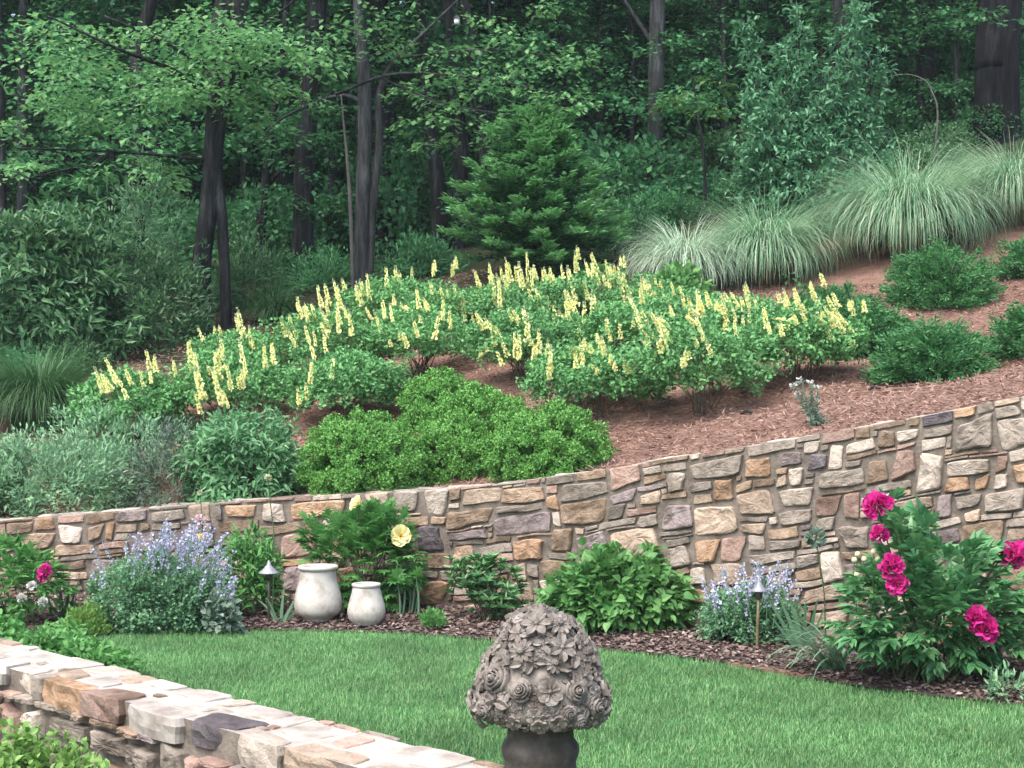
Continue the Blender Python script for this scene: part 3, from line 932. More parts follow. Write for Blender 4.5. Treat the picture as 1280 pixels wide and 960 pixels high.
# ---------------------------------------------------------------- near wall
def near_wall():
    zt = .6
    th = .345
    A = NW0 - nwd * 3.2
    L = 3.2 + np.linalg.norm(NW1 - NW0) + .09
    w = thing('stone_wall', 'low stone wall with a pale flat top in the bottom left corner', 'stone wall', (A[0], A[1], 0))
    r = np.random.default_rng(3)
    F0 = A + nwn * th                                      # front top line start
    def pix(px, py):
        # ray with the front plane
        dx, dz = (px - 640) / FPX, -(py - 480) / FPX
        den = dx * nwn[0] + nwn[1]
        D = (F0 @ nwn) / den
        u = np.array([dx * D, D]) @ nwd - F0 @ nwd
        return u, zt - (EYE + dz * D)
    fixed = []
    for x0, y0, x1, y1, m in boxes(.2578, 0, 780, [(0, 290, 105, 520, 'k'), (105, 240, 210, 540, 'w'), (210, 430, 430, 550, 'g'), (440, 490, 600, 670, 'g'), (580, 590, 760, 698, 'g'), (880, 545, 960, 698, 'k'),
                                        (950, 610, 1100, 720, 'k'), (1140, 640, 1270, 720, 't'), (980, 560, 1090, 610, 'g'), (1060, 580, 1200, 640, 'w'), (760, 610, 880, 720, 'g'), (640, 520, 720, 580, 'p'), (210, 380, 300, 430, 'p')]):
        u0, d0 = pix(x0, y0); u1, d1 = pix(x1, y1)
        _, d0 = pix((x0 + x1) / 2, y0); _, d1 = pix((x0 + x1) / 2, y1)
        fixed.append((u0, u1, max(.11, d0), d1, m))
    # top blocks: u along, v from the front edge backwards
    tops = pack(L, th, .02, [(*q, m) for q, m in []] + [
        (pix(900 * .2578, 780 + 450 * .2578)[0], pix(1050 * .2578, 780 + 480 * .2578)[0], 0, .16, 'd'),
        (pix(240 * .2578, 850)[0], pix(370 * .2578, 855)[0], 0, .09, 'o'),
        (pix(400 * .2578, 860)[0], pix(560 * .2578, 870)[0], 0, .14, 'k')],
        [(.18, .32, .1, .2, 160, 'wwwwwwwb'), (.11, .22, .08, .16, 400, 'wwwwwwwwbk'), (.1, .2, .06, .12, 600, 'wwwwwb')], r)
    mb = MB()
    edge_h = {}
    def fmt(q, dep):
        b = A + nwn * th
        xy = b + q[:, :1] * nwd - (q[:, 1:2] + .0 * q[:, :1]) * nwn
        z = zt + np.broadcast_to(dep, q[:, 0].shape)
        return np.column_stack([xy, z])
    for u0, u1, v0, v1, m in tops:
        poly = outline(u0, u1, v0, v1, r, .0025, .16)
        if v0 < .01:
            sel = poly[:, 1] < .03
            poly[sel, 1] -= np.clip(r.uniform(.0, .02) + .02 * nfield(poly[sel], r.uniform(0, 99), 9), -.005, .035)
        h = r.uniform(.055, .095) if v0 < .01 else .06
        mi = SI[m] if m != 'w' else (8, 8, 7, 8, 8, 8)[r.integers(6)] if v0 > .01 else (7, 8, 8, 1, 8, 6, 2)[r.integers(7)]
        dz = r.uniform(-.003, .002)
        add_stone(mb, poly, lambda q, d, dz=dz: fmt(q, np.asarray(d) + dz - .007), .005, h, r, mi, .001, .018)
    mb.build('coping_stones', [M[k] for k in SM] + [M['coping']], w)
    rects = pack(L, .75, .02, [f for f in fixed if f[3] > f[2] + .03], [(.14, .24, .11, .18, 120, 'gtkptbb'), (.08, .18, .06, .12, 900, 'gtkptbgb'), (.08, .14, .05, .09, 1500, 'gwptg')], r)
    mb = MB()
    def fmf(q, dep):
        xy = F0 + q[:, :1] * nwd + nwn * (np.broadcast_to(dep, q[:, 0].shape)[:, None] - .018)
        return np.column_stack([xy, zt - .075 - q[:, 1]])
    for u0, u1, d0, d1, m in rects:
        d0 = max(d0, .078)
        if d1 - d0 < .03: continue
        poly = outline(u0, u1, d0 - .075, d1 - .075, r, .007, .16)
        add_stone(mb, poly, fmf, r.uniform(.02, .045), .06, r, SI[m])
    mb.build('rubble_stones', [M[k] for k in SM], w)
    mb = MB()
    c = [A + nwn * (th - .03), A + nwn * (th - .03) + nwd * (L - .02), A + nwn * .02 + nwd * (L - .02), A + nwn * .02]
    V = [(*q, -.1) for q in c] + [(*q, zt - .010) for q in c]
    mb.add(V, [(0, 1, 5, 4), (1, 2, 6, 5), (2, 3, 7, 6), (3, 0, 4, 7)])
    mb.add(V[4:], [(0, 1, 2, 3)], 1)
    mb.build('mortar_core', [M['mortar'], M['coping']], w)
near_wall()

# pier under the finial
PIER = np.array([.085, 4.28])
# ---------------------------------------------------------------- carved finial on its pier
def pier():
    w = thing('stone_pier', 'stone pier at the end of the low wall, below the carved finial', 'stone pier', (PIER[0], PIER[1], 0))
    r = np.random.default_rng(9)
    hw, zt = .205, .565
    mb = MB()
    def fl(q, dep):
        xy = PIER + q[:, :1] * nwd + q[:, 1:2] * nwn
        return np.column_stack([xy, zt + np.broadcast_to(dep, q[:, 0].shape)])
    add_stone(mb, outline(-hw - .02, hw, -hw, hw + .02, r, .004, .03), fl, .01, .07, r, 7)
    mb.build('coping_stone', [M[k] for k in SM], w)
    mb = MB()
    for fn, ft in ((nwn, nwd), (-nwn, -nwd), (nwd, -nwn)):
        def ff(q, dep, fn=fn, ft=ft):
            xy = PIER + q[:, :1] * ft + fn * (hw - .02 + np.broadcast_to(dep, q[:, 0].shape)[:, None])
            return np.column_stack([xy, zt - .07 - q[:, 1]])
        for a, b, c, d, m in pack(2 * hw, .52, .02, [], [(.14, .26, .1, .18, 60, 'gtbw'), (.08, .14, .06, .1, 200, 'gtkp')], r):
            add_stone(mb, outline(a - hw, b - hw, c, d, r, .008, .1), ff, .025, .05, r, SI[m])
    mb.build('rubble_stones', [M[k] for k in SM], w)
    mb = MB()
    c = [PIER + nwn * (hw - .03) * a + nwd * (hw - .03) * b for a, b in ((1, -1), (1, 1), (-1, 1), (-1, -1))]
    V = [(*q, -.1) for q in c] + [(*q, zt - .03) for q in c]
    mb.add(V, [(0, 1, 5, 4), (1, 2, 6, 5), (2, 3, 7, 6), (3, 0, 4, 7), (4, 5, 6, 7)])
    mb.build('mortar_core', M['mortar'], w)
pier()

FIN = np.array([.0775, 4.3, .577])
def finial():
    s = 4.3 / FPX                                          # metres per photo pixel
    f = thing('stone_finial', 'weathered stone finial carved as a basket heaped with flowers', 'finial', FIN)
    z0 = 1.7 - .577
    def zz(py): return EYE - (py - 480) * s
    mb = MB()
    prof = [(0, FIN[2]), (.13, FIN[2]), (.13, FIN[2] + .02), (.118, FIN[2] + .03), (.100, zz(968)), (.097, zz(950)), (.103, zz(944)), (.106, zz(938)), (.105, zz(931)), (.098, zz(926)),
            (.092, zz(922)), (.0895, zz(912)), (.0885, zz(902)), (.091, zz(899)), (.0905, zz(896)), (.087, zz(893)), (.088, zz(885)), (.095, zz(876)), (.07, zz(870)), (0, zz(868))]
    lathe(mb, [(a, b - FIN[2]) for a, b in prof], 64, FIN)
    urn = mb.build('urn', M['urn'], f)
    # mounded core
    dome = [(0, 769), (20, 770), (36, 776), (50, 793), (62, 815), (72, 840), (79, 860), (81, 874), (78, 886), (68, 894), (50, 896), (20, 891), (0, 889)]
    dp = spline(np.array([(a * s * .97, zz(b + 2)) for a, b in dome]), 44)
    dp[:, 0] = np.maximum(dp[:, 0], 0)
    def wob(V):
        sh = V.shape
        q = V.reshape(-1, 3)
        k = np.array([1 + .07 * noise.noise(Vector(v * 22)) for v in q])
        q = q * np.stack([k, k, np.ones_like(k)], -1)
        return q.reshape(sh)
    mb = MB()
    c0 = np.array([FIN[0] + .001, FIN[1], 0])
    lathe(mb, dp, 60, c0, wob=wob)
    mb0 = mb
    rr = np.random.default_rng(21)
    def petal(mb, a, L, w, lift, thick=.12, cup=.25, tip=0.0, z0=0.0):
        """thick carved petal radiating at angle a in the local xy plane"""
        rows = [(0.12, .35), (.45, .95), (.8, .85), (1.0, .25 if tip else .55)]
        V = []
        for t, ww in rows:
            for sgn in (-1, 0, 1):
                x = sgn * w * ww
                z = z0 + lift * t + cup * w * abs(sgn) * 1.1 - (0.18 * t * t * L)
                V.append((t * L, x, z))
        V = np.array(V)
        Vb = V.copy(); Vb[:, 2] -= thick
        ca, sa = math.cos(a), math.sin(a)
        A_ = np.vstack([V, Vb])
        A_ = np.column_stack([A_[:, 0] * ca - A_[:, 1] * sa, A_[:, 0] * sa + A_[:, 1] * ca, A_[:, 2]])
        F = []
        for i in range(3):
            for j in range(2):
                q = i * 3 + j
                F.append((q, q + 3, q + 4, q + 1))
        edge = [0, 3, 6, 9, 10, 11, 8, 5, 2, 1]
        for i in range(len(edge)):
            q, e = edge[i], edge[(i + 1) % len(edge)]
            F.append((q, e, e + 12, q + 12)[::-1])
        mb.add(A_, F, 0, False)
    def ball(mb, c, rad, n=8, fl=.8):
        pr = [(0, -rad * fl)] + [(rad * math.cos(t), rad * fl * math.sin(t)) for t in np.linspace(-1.1, 1.2, 5)] + [(0, rad * fl)]
        lathe(mb, pr, n, c)
    def f_five(n=5, w=.52):
        mb = MB()
        o = rr.uniform(0, 1)
        for i in range(n): petal(mb, o + i * 2 * math.pi / n, 1, w, .22, .2, .18)
        ball(mb, (0, 0, .12), .2)
        return mb
    def f_daisy():
        mb = MB()
        for i in range(11): petal(mb, i * 2 * math.pi / 11, 1, .22, .2, .2, .3)
        ball(mb, (0, 0, .1), .36, 10, .7)
        for i in range(9): ball(mb, (.24 * math.cos(i * .7), .24 * math.sin(i * .7), .26), .09, 6)
        return mb
    def f_rose():
        mb = MB()
        for k, (rad_, z_, n) in enumerate([(1, .0, 5), (.78, .16, 5), (.55, .3, 4), (.32, .4, 3)]):
            for i in range(n):
                a = i * 2 * math.pi / n + k * .6 + rr.uniform(-.12, .12)
                rad = rad_ * rr.uniform(.9, 1.1); z = z_ + rr.uniform(-.04, .05)
                seg = np.linspace(a - 2.9 / n * 1.15, a + 2.9 / n * 1.15, 7)
                o_ = np.stack([np.cos(seg) * rad, np.sin(seg) * rad, np.full(7, z + .12) - .05 * np.abs(np.linspace(-1, 1, 7)) ** 2 * 3], -1)
                in_ = np.stack([np.cos(seg) * rad * .72, np.sin(seg) * rad * .72, np.full(7, z + .02)], -1)
                lo = np.stack([np.cos(seg) * rad * .8, np.sin(seg) * rad * .8, np.full(7, z - .35)], -1)
                V = np.stack([in_, o_, lo], 1)
                mb.add(V, grid_faces(7, 3), 0, True)
        ball(mb, (0, 0, .38), .2)
        return mb
    def f_leaf():
        mb = MB()
        for a in (0, 2.1, 4.2): petal(mb, a + rr.uniform(-.2, .2), 1.25, .34, .1, .2, .5, 1)
        return mb
    def f_bud():
        mb = MB()
        for a in range(3): ball(mb, (.5 * math.cos(a * 2.1), .5 * math.sin(a * 2.1), .2), .48, 8, 1)
        return mb
    def f_small():
        mb = MB()
        for i in range(5): petal(mb, i * 2 * math.pi / 5, 1, .5, .3, .3, .25)
        ball(mb, (0, 0, .15), .24, 6)
        return mb
    def f_star():
        mb = MB()
        for i in range(6): petal(mb, i * math.pi / 3, 1.1, .33, .25, .2, .35, 1)
        ball(mb, (0, 0, .1), .16)
        return mb
    # small leaves and buds packed between the big flowers, carved from the mound itself
    for _ in range(640):
        phi, tt = rr.uniform(-math.pi, math.pi), rr.uniform(.02, .82)
        i = tt * (len(dp) - 1)
        r0, z0_ = np.interp(i, np.arange(len(dp)), dp[:, 0]), np.interp(i, np.arange(len(dp)), dp[:, 1])
        r1, z1 = np.interp(i + .6, np.arange(len(dp)), dp[:, 0]), np.interp(i + .6, np.arange(len(dp)), dp[:, 1])
        nv = unit(np.array([-(z1 - z0_) * math.cos(phi), -(z1 - z0_) * math.sin(phi), r1 - r0]))
        sz = rr.uniform(.012, .019)
        q = Matrix.Translation(Vector(c0 + np.array([r0 * math.cos(phi), r0 * math.sin(phi), z0_]) + nv * sz * rr.uniform(-.1, .35))) @ Vector(nv).to_track_quat('Z', 'Y').to_matrix().to_4x4() @ Matrix.Rotation(rr.uniform(0, 6.28), 4, 'Z') @ Matrix.Rotation(rr.uniform(-.3, .3), 4, 'X')
        q = np.array(q)
        m1 = [f_leaf, f_leaf, f_small, f_star][rr.integers(4)]()
        for Vv, Ff in zip(m1.V, m1.F): pass
        Vv = np.concatenate(m1.V) * sz
        Vv = Vv @ q[:3, :3].T + q[:3, 3]
        b0 = mb0.n
        mb0.V.append(Vv); mb0.n += len(Vv)
        for F_, mi_, sm_ in m1.F: mb0.F.append((F_ + b0, mi_, sm_))
    core = mb0.build('flower_mound', M['concrete'], f)
    kinds = [f_five(), f_five(5, .6), f_daisy(), f_rose(), f_rose(), f_star(), f_leaf(), f_bud(), f_five(4, .6)]
    names = ['carved_blossom', 'carved_blossom', 'carved_daisy', 'carved_rose', 'carved_rose', 'carved_star_flower', 'carved_leaves', 'carved_berries', 'carved_blossom']
    meshes = []
    for nm, mb in zip(names, kinds):
        meshes.append(mb.mesh(nm, M['concrete']))
    kinds = kinds[:7] + [kinds[8]]
    zs = dp[:, 1]; rs = dp[:, 0]
    placed = []
    def put(phi, t, size, k):
        i = t * (len(dp) - 1)
        r0, z0_ = np.interp(i, np.arange(len(dp)), rs), np.interp(i, np.arange(len(dp)), zs)
        r1, z1 = np.interp(i + .6, np.arange(len(dp)), rs), np.interp(i + .6, np.arange(len(dp)), zs)
        nr, nz_ = -(z1 - z0_), (r1 - r0)
        nv = unit(np.array([nr * math.cos(phi), nr * math.sin(phi), nz_]))
        if nv @ np.array([r0 * math.cos(phi), r0 * math.sin(phi), .02]) < 0 and t < .5: nv = -nv
        p = c0 + np.array([r0 * math.cos(phi), r0 * math.sin(phi), z0_]) + nv * size * .30
        for q, sz in placed:
            if np.linalg.norm(q - p) < (sz + size) * .60: return False
        placed.append((p, size))
        o = bpy.data.objects.new(names[k], meshes[k])
        COL.objects.link(o)
        o.parent = f
        q = Vector(nv).to_track_quat('Z', 'Y').to_matrix().to_4x4()
        o.matrix_local = Matrix.Translation(Vector(p - FIN)) @ q @ Matrix.Rotation(rr.uniform(0, 6.28), 4, 'Z') @ Matrix.Diagonal((size, size, size * 1.35, 1))
        return True
    front = -math.pi / 2
    for dx, t, size, k in [(.0, .02, .038, 3), (-.15, .17, .040, 5), (.55, .17, .038, 2), (.12, .455, .036, 1), (-.34, .45, .032, 3), (.56, .46, .034, 4), (.25, .34, .03, 2), (-.62, .36, .033, 6), (-.15, .34, .028, 6),
                           (.8, .4, .03, 0), (-.75, .52, .036, 6), (.42, .59, .024, 3), (.62, .66, .025, 4), (-.12, .6, .022, 0), (-.45, .66, .022, 8), (.95, .57, .03, 3), (-.95, .6, .03, 4)]:
        put(front + dx, t, size, k)
    for _ in range(2600):
        if len(placed) >= 99: break
        put(rr.uniform(-math.pi, math.pi), rr.uniform(.04, .74), rr.choice([.042, .038, .034, .029, .024]), (0, 1, 2, 3, 5, 5, 6, 8, 0, 2)[rr.integers(10)])
    for _ in range(0):
        pass
finial()

# ---------------------------------------------------------------- jars
def jar(px, py, top, rim_w, neck_w, max_w, base_w, label):
    b = BP(px, py)
    D = b[1]
    s = D / FPX
    h = (py - top) * s
    t = thing('pottery_jar', label, 'jar', b)
    R0 = max_w / 2 * s
    def wob(V):
        q = V.reshape(-1, 3)
        k = np.array([1 + .02 * noise.noise(Vector(v * 7 + b)) for v in q])
        return (q * np.stack([k, k, np.ones_like(k)], -1)).reshape(V.shape)
    body = [(0, 0), (base_w / 2 * s, 0), (base_w / 2 * s * 1.12, h * .05), (R0 * .93, h * .15), (R0, h * .29), (R0 * .97, h * .42), (R0 * .88, h * .58), (R0 * .78, h * .74), (neck_w / 2 * s * 1.02, h * .87), (neck_w / 2 * s * .98, h * .93), (neck_w / 2 * s * .8, h * .94), (neck_w / 2 * s * .75, h * .7), (0, h * .3)]
    pb = np.vstack([body[:2], spline(np.array(body[1:10]), 30)[1:], body[10:]])
    mb = MB(); lathe(mb, pb, 48, b, wob=wob)
    mb.build('body', M['plaster'], t)
    rw, nw = rim_w / 2 * s, neck_w / 2 * s
    rim = [(nw * .97, h * .905), (nw * 1.03, h * .92), (rw * .97, h * .945), (rw, h * .965), (rw * .99, h * .985), (rw * .95, h), (rw * .84, h * 1.0), (rw * .78, h * .98), (rw * .74, h * .93)]
    mb = MB(); lathe(mb, rim, 48, b)
    mb.build('rim', M['plaster'], t)
jar(397.5, 773, 705, 51, 44, 60, 36, 'larger round bellied white pottery jar on the mulch')
jar(458, 777, 726, 37, 34, 48, 33, 'smaller squat white pottery jar with flat rim on the mulch')

# ---------------------------------------------------------------- path lights
def path_light(px, py, top, hat_w, tilt, stem_mat, hat_mat, label):
    b = BP(px, py); s = b[1] / FPX
    h = (py - top) * s
    t = thing('path_light', label, 'path light', b)
    mb = MB()
    tp = b + np.array([tilt, 0, h * .82])
    tube(mb, [b - [0, 0, .05], (b + tp) / 2, tp], .0105, 10)
    mb.build('stem', M[stem_mat], t)
    mb = MB()
    lathe(mb, [(.013, -.03), (.021, -.028), (.024, -.004), (.024, .02), (0, .022)], 14, tp)
    mb.build('lamp_socket', M['bronze'], t)
    mb = MB()
    w = hat_w / 2 * s
    lathe(mb, [(w, .0), (w * .98, .006), (w * .55, .03), (w * .2, .06), (.006, .085), (0, .09)], 28, tp + [0, 0, .02])
    lathe(mb, [(w * .97, .001), (w * .5, .024), (0, .05)], 28, tp + [0, 0, .018])
    mb.build('hat', M[hat_mat], t)
path_light(336, 774, 704, 25, 0.0, 'bronze', 'pewter', 'dark path light with a small pointed metal hat left of the white jars')
path_light(946, 811, 728, 20, .012, 'brass', 'pewter', 'brass stemmed path light standing in front of the paler catmint')

# brick edging showing through at the bed's edge
def bricks():
    t = None
    xs_ = np.linspace((897 - 640) / FPX * 9.95, (1008 - 640) / FPX * 9.1, 6)
    mid = np.array([xs_.mean(), edgeY(xs_.mean()) + .05, 0])
    t = thing('brick_edging', 'short run of red bricks set flush between the lawn and the mulch', 'brick edging', mid)
    for a, b in zip(xs_[:-1], xs_[1:]):
        p, q = np.array([a + .004, edgeY(a) + .0]), np.array([b - .004, edgeY(b) + .0])
        d = unit(q - p); n_ = np.array([-d[1], d[0]])
        c = [p, q, q + n_ * .11, p + n_ * .11]
        mb = MB()
        mb.add([(*v, -.02) for v in c] + [(*v, .012) for v in c], [(0, 1, 5, 4), (1, 2, 6, 5), (2, 3, 7, 6), (3, 0, 4, 7), (4, 5, 6, 7)])
        mb.build('brick', M['brick'], t)
bricks()

# ---------------------------------------------------------------- shrubs
def stems_to(mb, base, pts, r0=.008, spread=.06, n=8):
    for _ in range(n):
        q = pts[rng.integers(len(pts))]
        b = base + np.append(rng.normal(0, spread, 2), -.03)
        m = (b + q) / 2 + np.append((q - b)[:2] * -.18, .0)
        tube(mb, spline([b, m, q], 6), np.linspace(r0, r0 * .5, 6), 5)

def shrub(name, label, cat, base, ell, nc, per, cr, size, tmpl, mt, up=.35, outw=.6, jit=.6, stem='twig', group=None, lift=.5, zmin=-.5, shell=(.72, 1), extra=None, flat=1.0, wid=1.0, inner=.25, bump=.12, ns=9, nout=.55):
    base = np.asarray(base, float)
    ell = np.asarray(ell, float)
    t = thing(name, label, cat, base, group)
    c0 = base + [0, 0, ell[2] * lift]
    p, out, c = cloud(nc, per, ell, cr, shell, zmin, flat, bump)
    p2, out2, _ = cloud(int(nc * inner) + 1, per, ell * .72, cr * 1.2, (.4, .95), zmin, flat)
    p, out = np.vstack([p, p2]) + c0, np.vstack([out, out2])
    ok = p[:, 2] > base[2] + .01
    p, out = p[ok], out[ok]
    n = len(p)
    mb = MB()
    d = unit(out * outw + rdir(n) * jit + [0, 0, up])
    nn = unit(out * nout + rdir(n) * .45 + [0, 0, 1.1 - nout])
    leaves(mb, p, d, nn, size * rng.uniform(.65, 1.25, n), tmpl, wid)
    if extra: extra(mb, p, out)
    mats = [M[k] for k in mt] if isinstance(mt, (list, tuple)) else M[mt]
    mb.build('foliage', mats, t)
    mb = MB()
    stems_to(mb, base, c + c0, .010 * max(ell), .1 * ell[0], ns)
    mb.build('stems', M[stem], t)
    return t

def px_shrub(name, label, cat, x0, x1, top, base_py, D, depth=None, ground='hill', **kw):
    s = D / FPX
    cx = (x0 + x1) / 2
    b = P(cx, base_py, D)
    if ground == 'hill':
        b[2] = min(b[2], hz(b[0], D) + .02)
    w = (x1 - x0) / 2 * s
    top_z = EYE - (top - 480) * s
    h = top_z - b[2]
    ez = h / 1.5 if kw.get('lift') is None else h / (1 + kw['lift'])
    return shrub(name, label, cat, b, (w, depth or w, ez), **kw)

# rounded boxwoods behind the wall
bw = dict(per=90, cr=.055, size=.0225, tmpl=OVAL, mt='boxwood', group='clipped boxwoods behind the wall', zmin=-.65, jit=.7, lift=.5, bump=.045, nout=.95)
px_shrub('boxwood', 'bright green rounded boxwood leaning out nearest the top of the stone wall', 'boxwood', 610, 766, 506, 604, 11.95, nc=420, **bw)
px_shrub('boxwood', 'tallest rounded boxwood, in the middle of the cluster behind the wall', 'boxwood', 520, 682, 484, 612, 12.75, nc=480, **bw)
px_shrub('boxwood', 'small rear boxwood with a leafy weed growing through it', 'boxwood', 497, 602, 464, 545, 13.5, nc=260, **bw)
px_shrub('boxwood', 'wide low boxwood above the yellow flowered tree peony', 'boxwood', 374, 540, 515, 622, 12.4, nc=480, **bw)

# grey-green loose shrubs at the left behind the wall
lg = dict(tmpl=LANCE, group='loose grey-green shrubs behind the wall', zmin=-.6)
px_shrub('grey_green_shrub', 'spreading pale grey-green shrub in the left corner behind the wall', 'shrub', -60, 200, 548, 648, 12.95, depth=.6, nc=260, per=26, cr=.10, size=.06, mt='bush_grey', bump=.2, **lg)
px_shrub('grey_green_shrub', 'grey-green shrub with bare brownish patches on top, behind the pale one', 'shrub', 40, 260, 503, 620, 13.7, depth=.6, nc=200, per=24, cr=.1, size=.055, mt='bush_grey', bump=.2, **lg)
px_shrub('grey_green_shrub', 'russet tinged thin shrub between the pale shrub and the glossy one', 'shrub', 150, 290, 530, 636, 12.8, depth=.45, nc=100, per=26, cr=.09, size=.045, mt='bush_russet', bump=.2, **lg)
px_shrub('grey_green_shrub', 'shrub with drooping glossy leaves left of the wide boxwood', 'shrub', 228, 385, 512, 628, 12.75, depth=.5, nc=230, per=20, cr=.1, size=.08, mt='bush_gloss', bump=.15, up=-.15, tmpl=LANCE, group='loose grey-green shrubs behind the wall', zmin=-.6)
px_shrub('grey_green_shrub', 'low pale shrub hanging over the wall at the far left edge', 'shrub', -220, 60, 535, 655, 13.1, depth=.6, nc=200, per=26, cr=.1, size=.06, mt='bush_grey', bump=.2, **lg)

# ---------------------------------------------------------------- yellow false indigo
BAP = [  # x, base y, D, half width, foliage top, label
    (165, 532, 14.0, 58, 462, 'leftmost yellow spired plant, beside the deep green grass clump'),
    (288, 527, 14.2, 68, 446, 'yellow spired plant above the glossy leaved shrub'),
    (302, 470, 16.0, 48, 418, 'small yellow spired plant under the twin dark trunks'),
    (408, 482, 15.4, 62, 388, 'densely flowered yellow plant left of the pale grey tree trunks'),
    (436, 516, 13.7, 56, 444, 'low pale yellow plant just above the wide low boxwood'),
    (525, 466, 15.4, 62, 384, 'rounded yellow spired plant beside the brown mulch gap'),
    (500, 420, 17.3, 62, 350, 'thinly flowered yellow plant at the foot of the pale grey trunks'),
    (648, 442, 16.4, 66, 356, 'yellow spired plant just below the dark conifer'),
    (655, 494, 14.3, 56, 390, 'yellow spired plant leaning left over the small rear boxwood'),
    (745, 522, 13.0, 68, 436, 'broad yellow plant with bare stems showing just above the rounded boxwoods'),
    (752, 432, 16.4, 72, 345, 'tallest yellow spired plant, right of the dark conifer'),
    (808, 470, 14.5, 66, 378, 'heavily flowered yellow plant in the middle of the right hand mass'),
    (880, 526, 12.6, 74, 404, 'yellow plant with a fan of bare stems over the open mulch'),
    (925, 440, 14.8, 58, 378, 'yellow spired plant below the left maiden grass'),
    (588, 424, 16.9, 46, 366, 'small yellow spired plant in the gap left of the dark conifer'),
    (832, 425, 16.2, 60, 366, 'yellow spired plant just below the light green leafy perennial'),
    (700, 470, 15.2, 56, 398, 'yellow spired plant with its flowers slanting to the right, above the bare stemmed one'),
    (1004, 476, 13.0, 62, 386, 'rightmost yellow spired plant, against the junipers'),
]
def z2(scale, ox, oy, L): return [(ox + a * scale, oy + b * scale, ox + c * scale, oy + d * scale) for a, b, c, d in L]
SPK = z2(.3359, 0, 320, [(350, 435, 385, 515), (395, 410, 440, 480), (435, 465, 475, 535), (540, 360, 560, 430), (515, 430, 535, 490), (555, 430, 565, 480), (575, 375, 577, 410), (645, 390, 650, 430), (700, 335, 715, 440), (725, 440, 760, 540), (790, 460, 830, 560),
    (815, 310, 835, 380), (800, 345, 815, 470), (885, 225, 910, 310), (815, 265, 820, 300), (890, 330, 905, 400), (905, 390, 918, 465), (980, 340, 990, 420), (925, 270, 935, 335), (845, 430, 860, 500), (880, 450, 895, 495), (735, 280, 760, 320), (705, 365, 740, 420),
    (1040, 245, 1070, 310), (1070, 290, 1105, 350), (1100, 155, 1120, 240), (1120, 190, 1150, 250), (1075, 230, 1085, 265), (1130, 260, 1150, 320), (1145, 320, 1172, 385), (1180, 130, 1200, 200), (1240, 105, 1260, 160), (1205, 160, 1225, 230), (1190, 210, 1230, 290), (1250, 190, 1265, 260), (1160, 410, 1155, 480),
    (1135, 480, 1145, 540), (1240, 400, 1235, 460), (1200, 300, 1215, 360)])
SPK += z2(.3359, 420, 320, [(185, 50, 190, 120), (220, 40, 225, 120), (235, 60, 240, 120), (70, 115, 100, 190), (115, 95, 125, 170), (100, 190, 135, 240), (280, 55, 284, 85), (360, 35, 362, 75), (445, 10, 450, 50), (0, 130, 20, 210), (45, 210, 60, 300), (170, 170, 185, 240),
    (140, 225, 170, 290), (235, 180, 265, 215), (300, 145, 310, 200), (320, 160, 345, 200), (345, 105, 370, 170), (385, 125, 405, 190), (400, 170, 395, 245), (385, 240, 365, 315), (285, 250, 310, 310), (435, 115, 450, 160), (465, 150, 480, 225), (430, 240, 425, 275), (235, 280, 245, 315), (515, 70, 535, 120), (530, 110, 555, 165),
    (570, 45, 575, 110), (610, 45, 620, 90), (630, 30, 645, 100), (680, 50, 690, 130), (710, 10, 715, 80), (605, 120, 612, 200), (545, 235, 590, 290), (585, 260, 610, 310), (610, 320, 640, 375), (560, 330, 565, 360), (650, 200, 680, 240), (695, 190, 705, 260), (710, 240, 713, 330), (745, 145, 770, 210), (770, 200, 800, 260), (800, 240, 835, 310),
    (765, 55, 780, 110), (795, 45, 800, 95), (835, 40, 850, 90), (860, 60, 880, 130), (890, 5, 900, 60), (875, 120, 900, 190), (855, 140, 875, 220), (945, 0, 975, 70), (965, 60, 980, 115), (1000, 20, 1015, 80), (1050, 60, 1060, 120), (1035, 50, 1040, 100), (1070, 0, 1075, 45), (955, 160, 960, 260), (970, 170, 1000, 220), (900, 265, 915, 340), (935, 285, 945, 330),
    (985, 300, 1000, 370), (1005, 245, 1015, 290), (1055, 265, 1060, 310), (1045, 110, 1090, 190), (1090, 170, 1130, 240), (1110, 230, 1150, 300), (1135, 95, 1150, 180), (1185, 90, 1195, 130), (1245, 105, 1260, 150), (1120, 270, 1165, 310), (1160, 210, 1200, 260), (1215, 160, 1240, 220), (1200, 240, 1240, 330), (1170, 140, 1220, 190), (790, 330, 785, 390), (800, 360, 797, 430), (785, 400, 800, 440), (890, 370, 895, 420),
    (915, 355, 920, 400), (955, 405, 958, 430), (1075, 395, 1080, 425), (1020, 370, 1024, 400), (740, 330, 742, 360)])
SPK += z2(.3359, 850, 320, [(5, 150, 20, 200), (30, 145, 40, 190), (65, 150, 75, 215), (20, 230, 60, 260), (55, 240, 90, 320), (95, 140, 110, 190), (150, 165, 180, 230), (175, 130, 220, 200), (235, 100, 260, 170), (240, 150, 262, 210), (255, 210, 262, 280), (200, 240, 208, 300), (310, 210, 325, 275), (385, 140, 405, 190), (420, 120, 440, 180), (480, 100, 500, 150), (490, 140, 520, 190),
    (345, 235, 430, 240), (410, 215, 440, 260), (440, 200, 470, 250), (510, 230, 555, 285), (545, 165, 580, 220), (580, 210, 605, 250), (600, 245, 645, 290), (640, 180, 648, 225), (15, 350, 25, 390), (165, 250, 170, 280)])

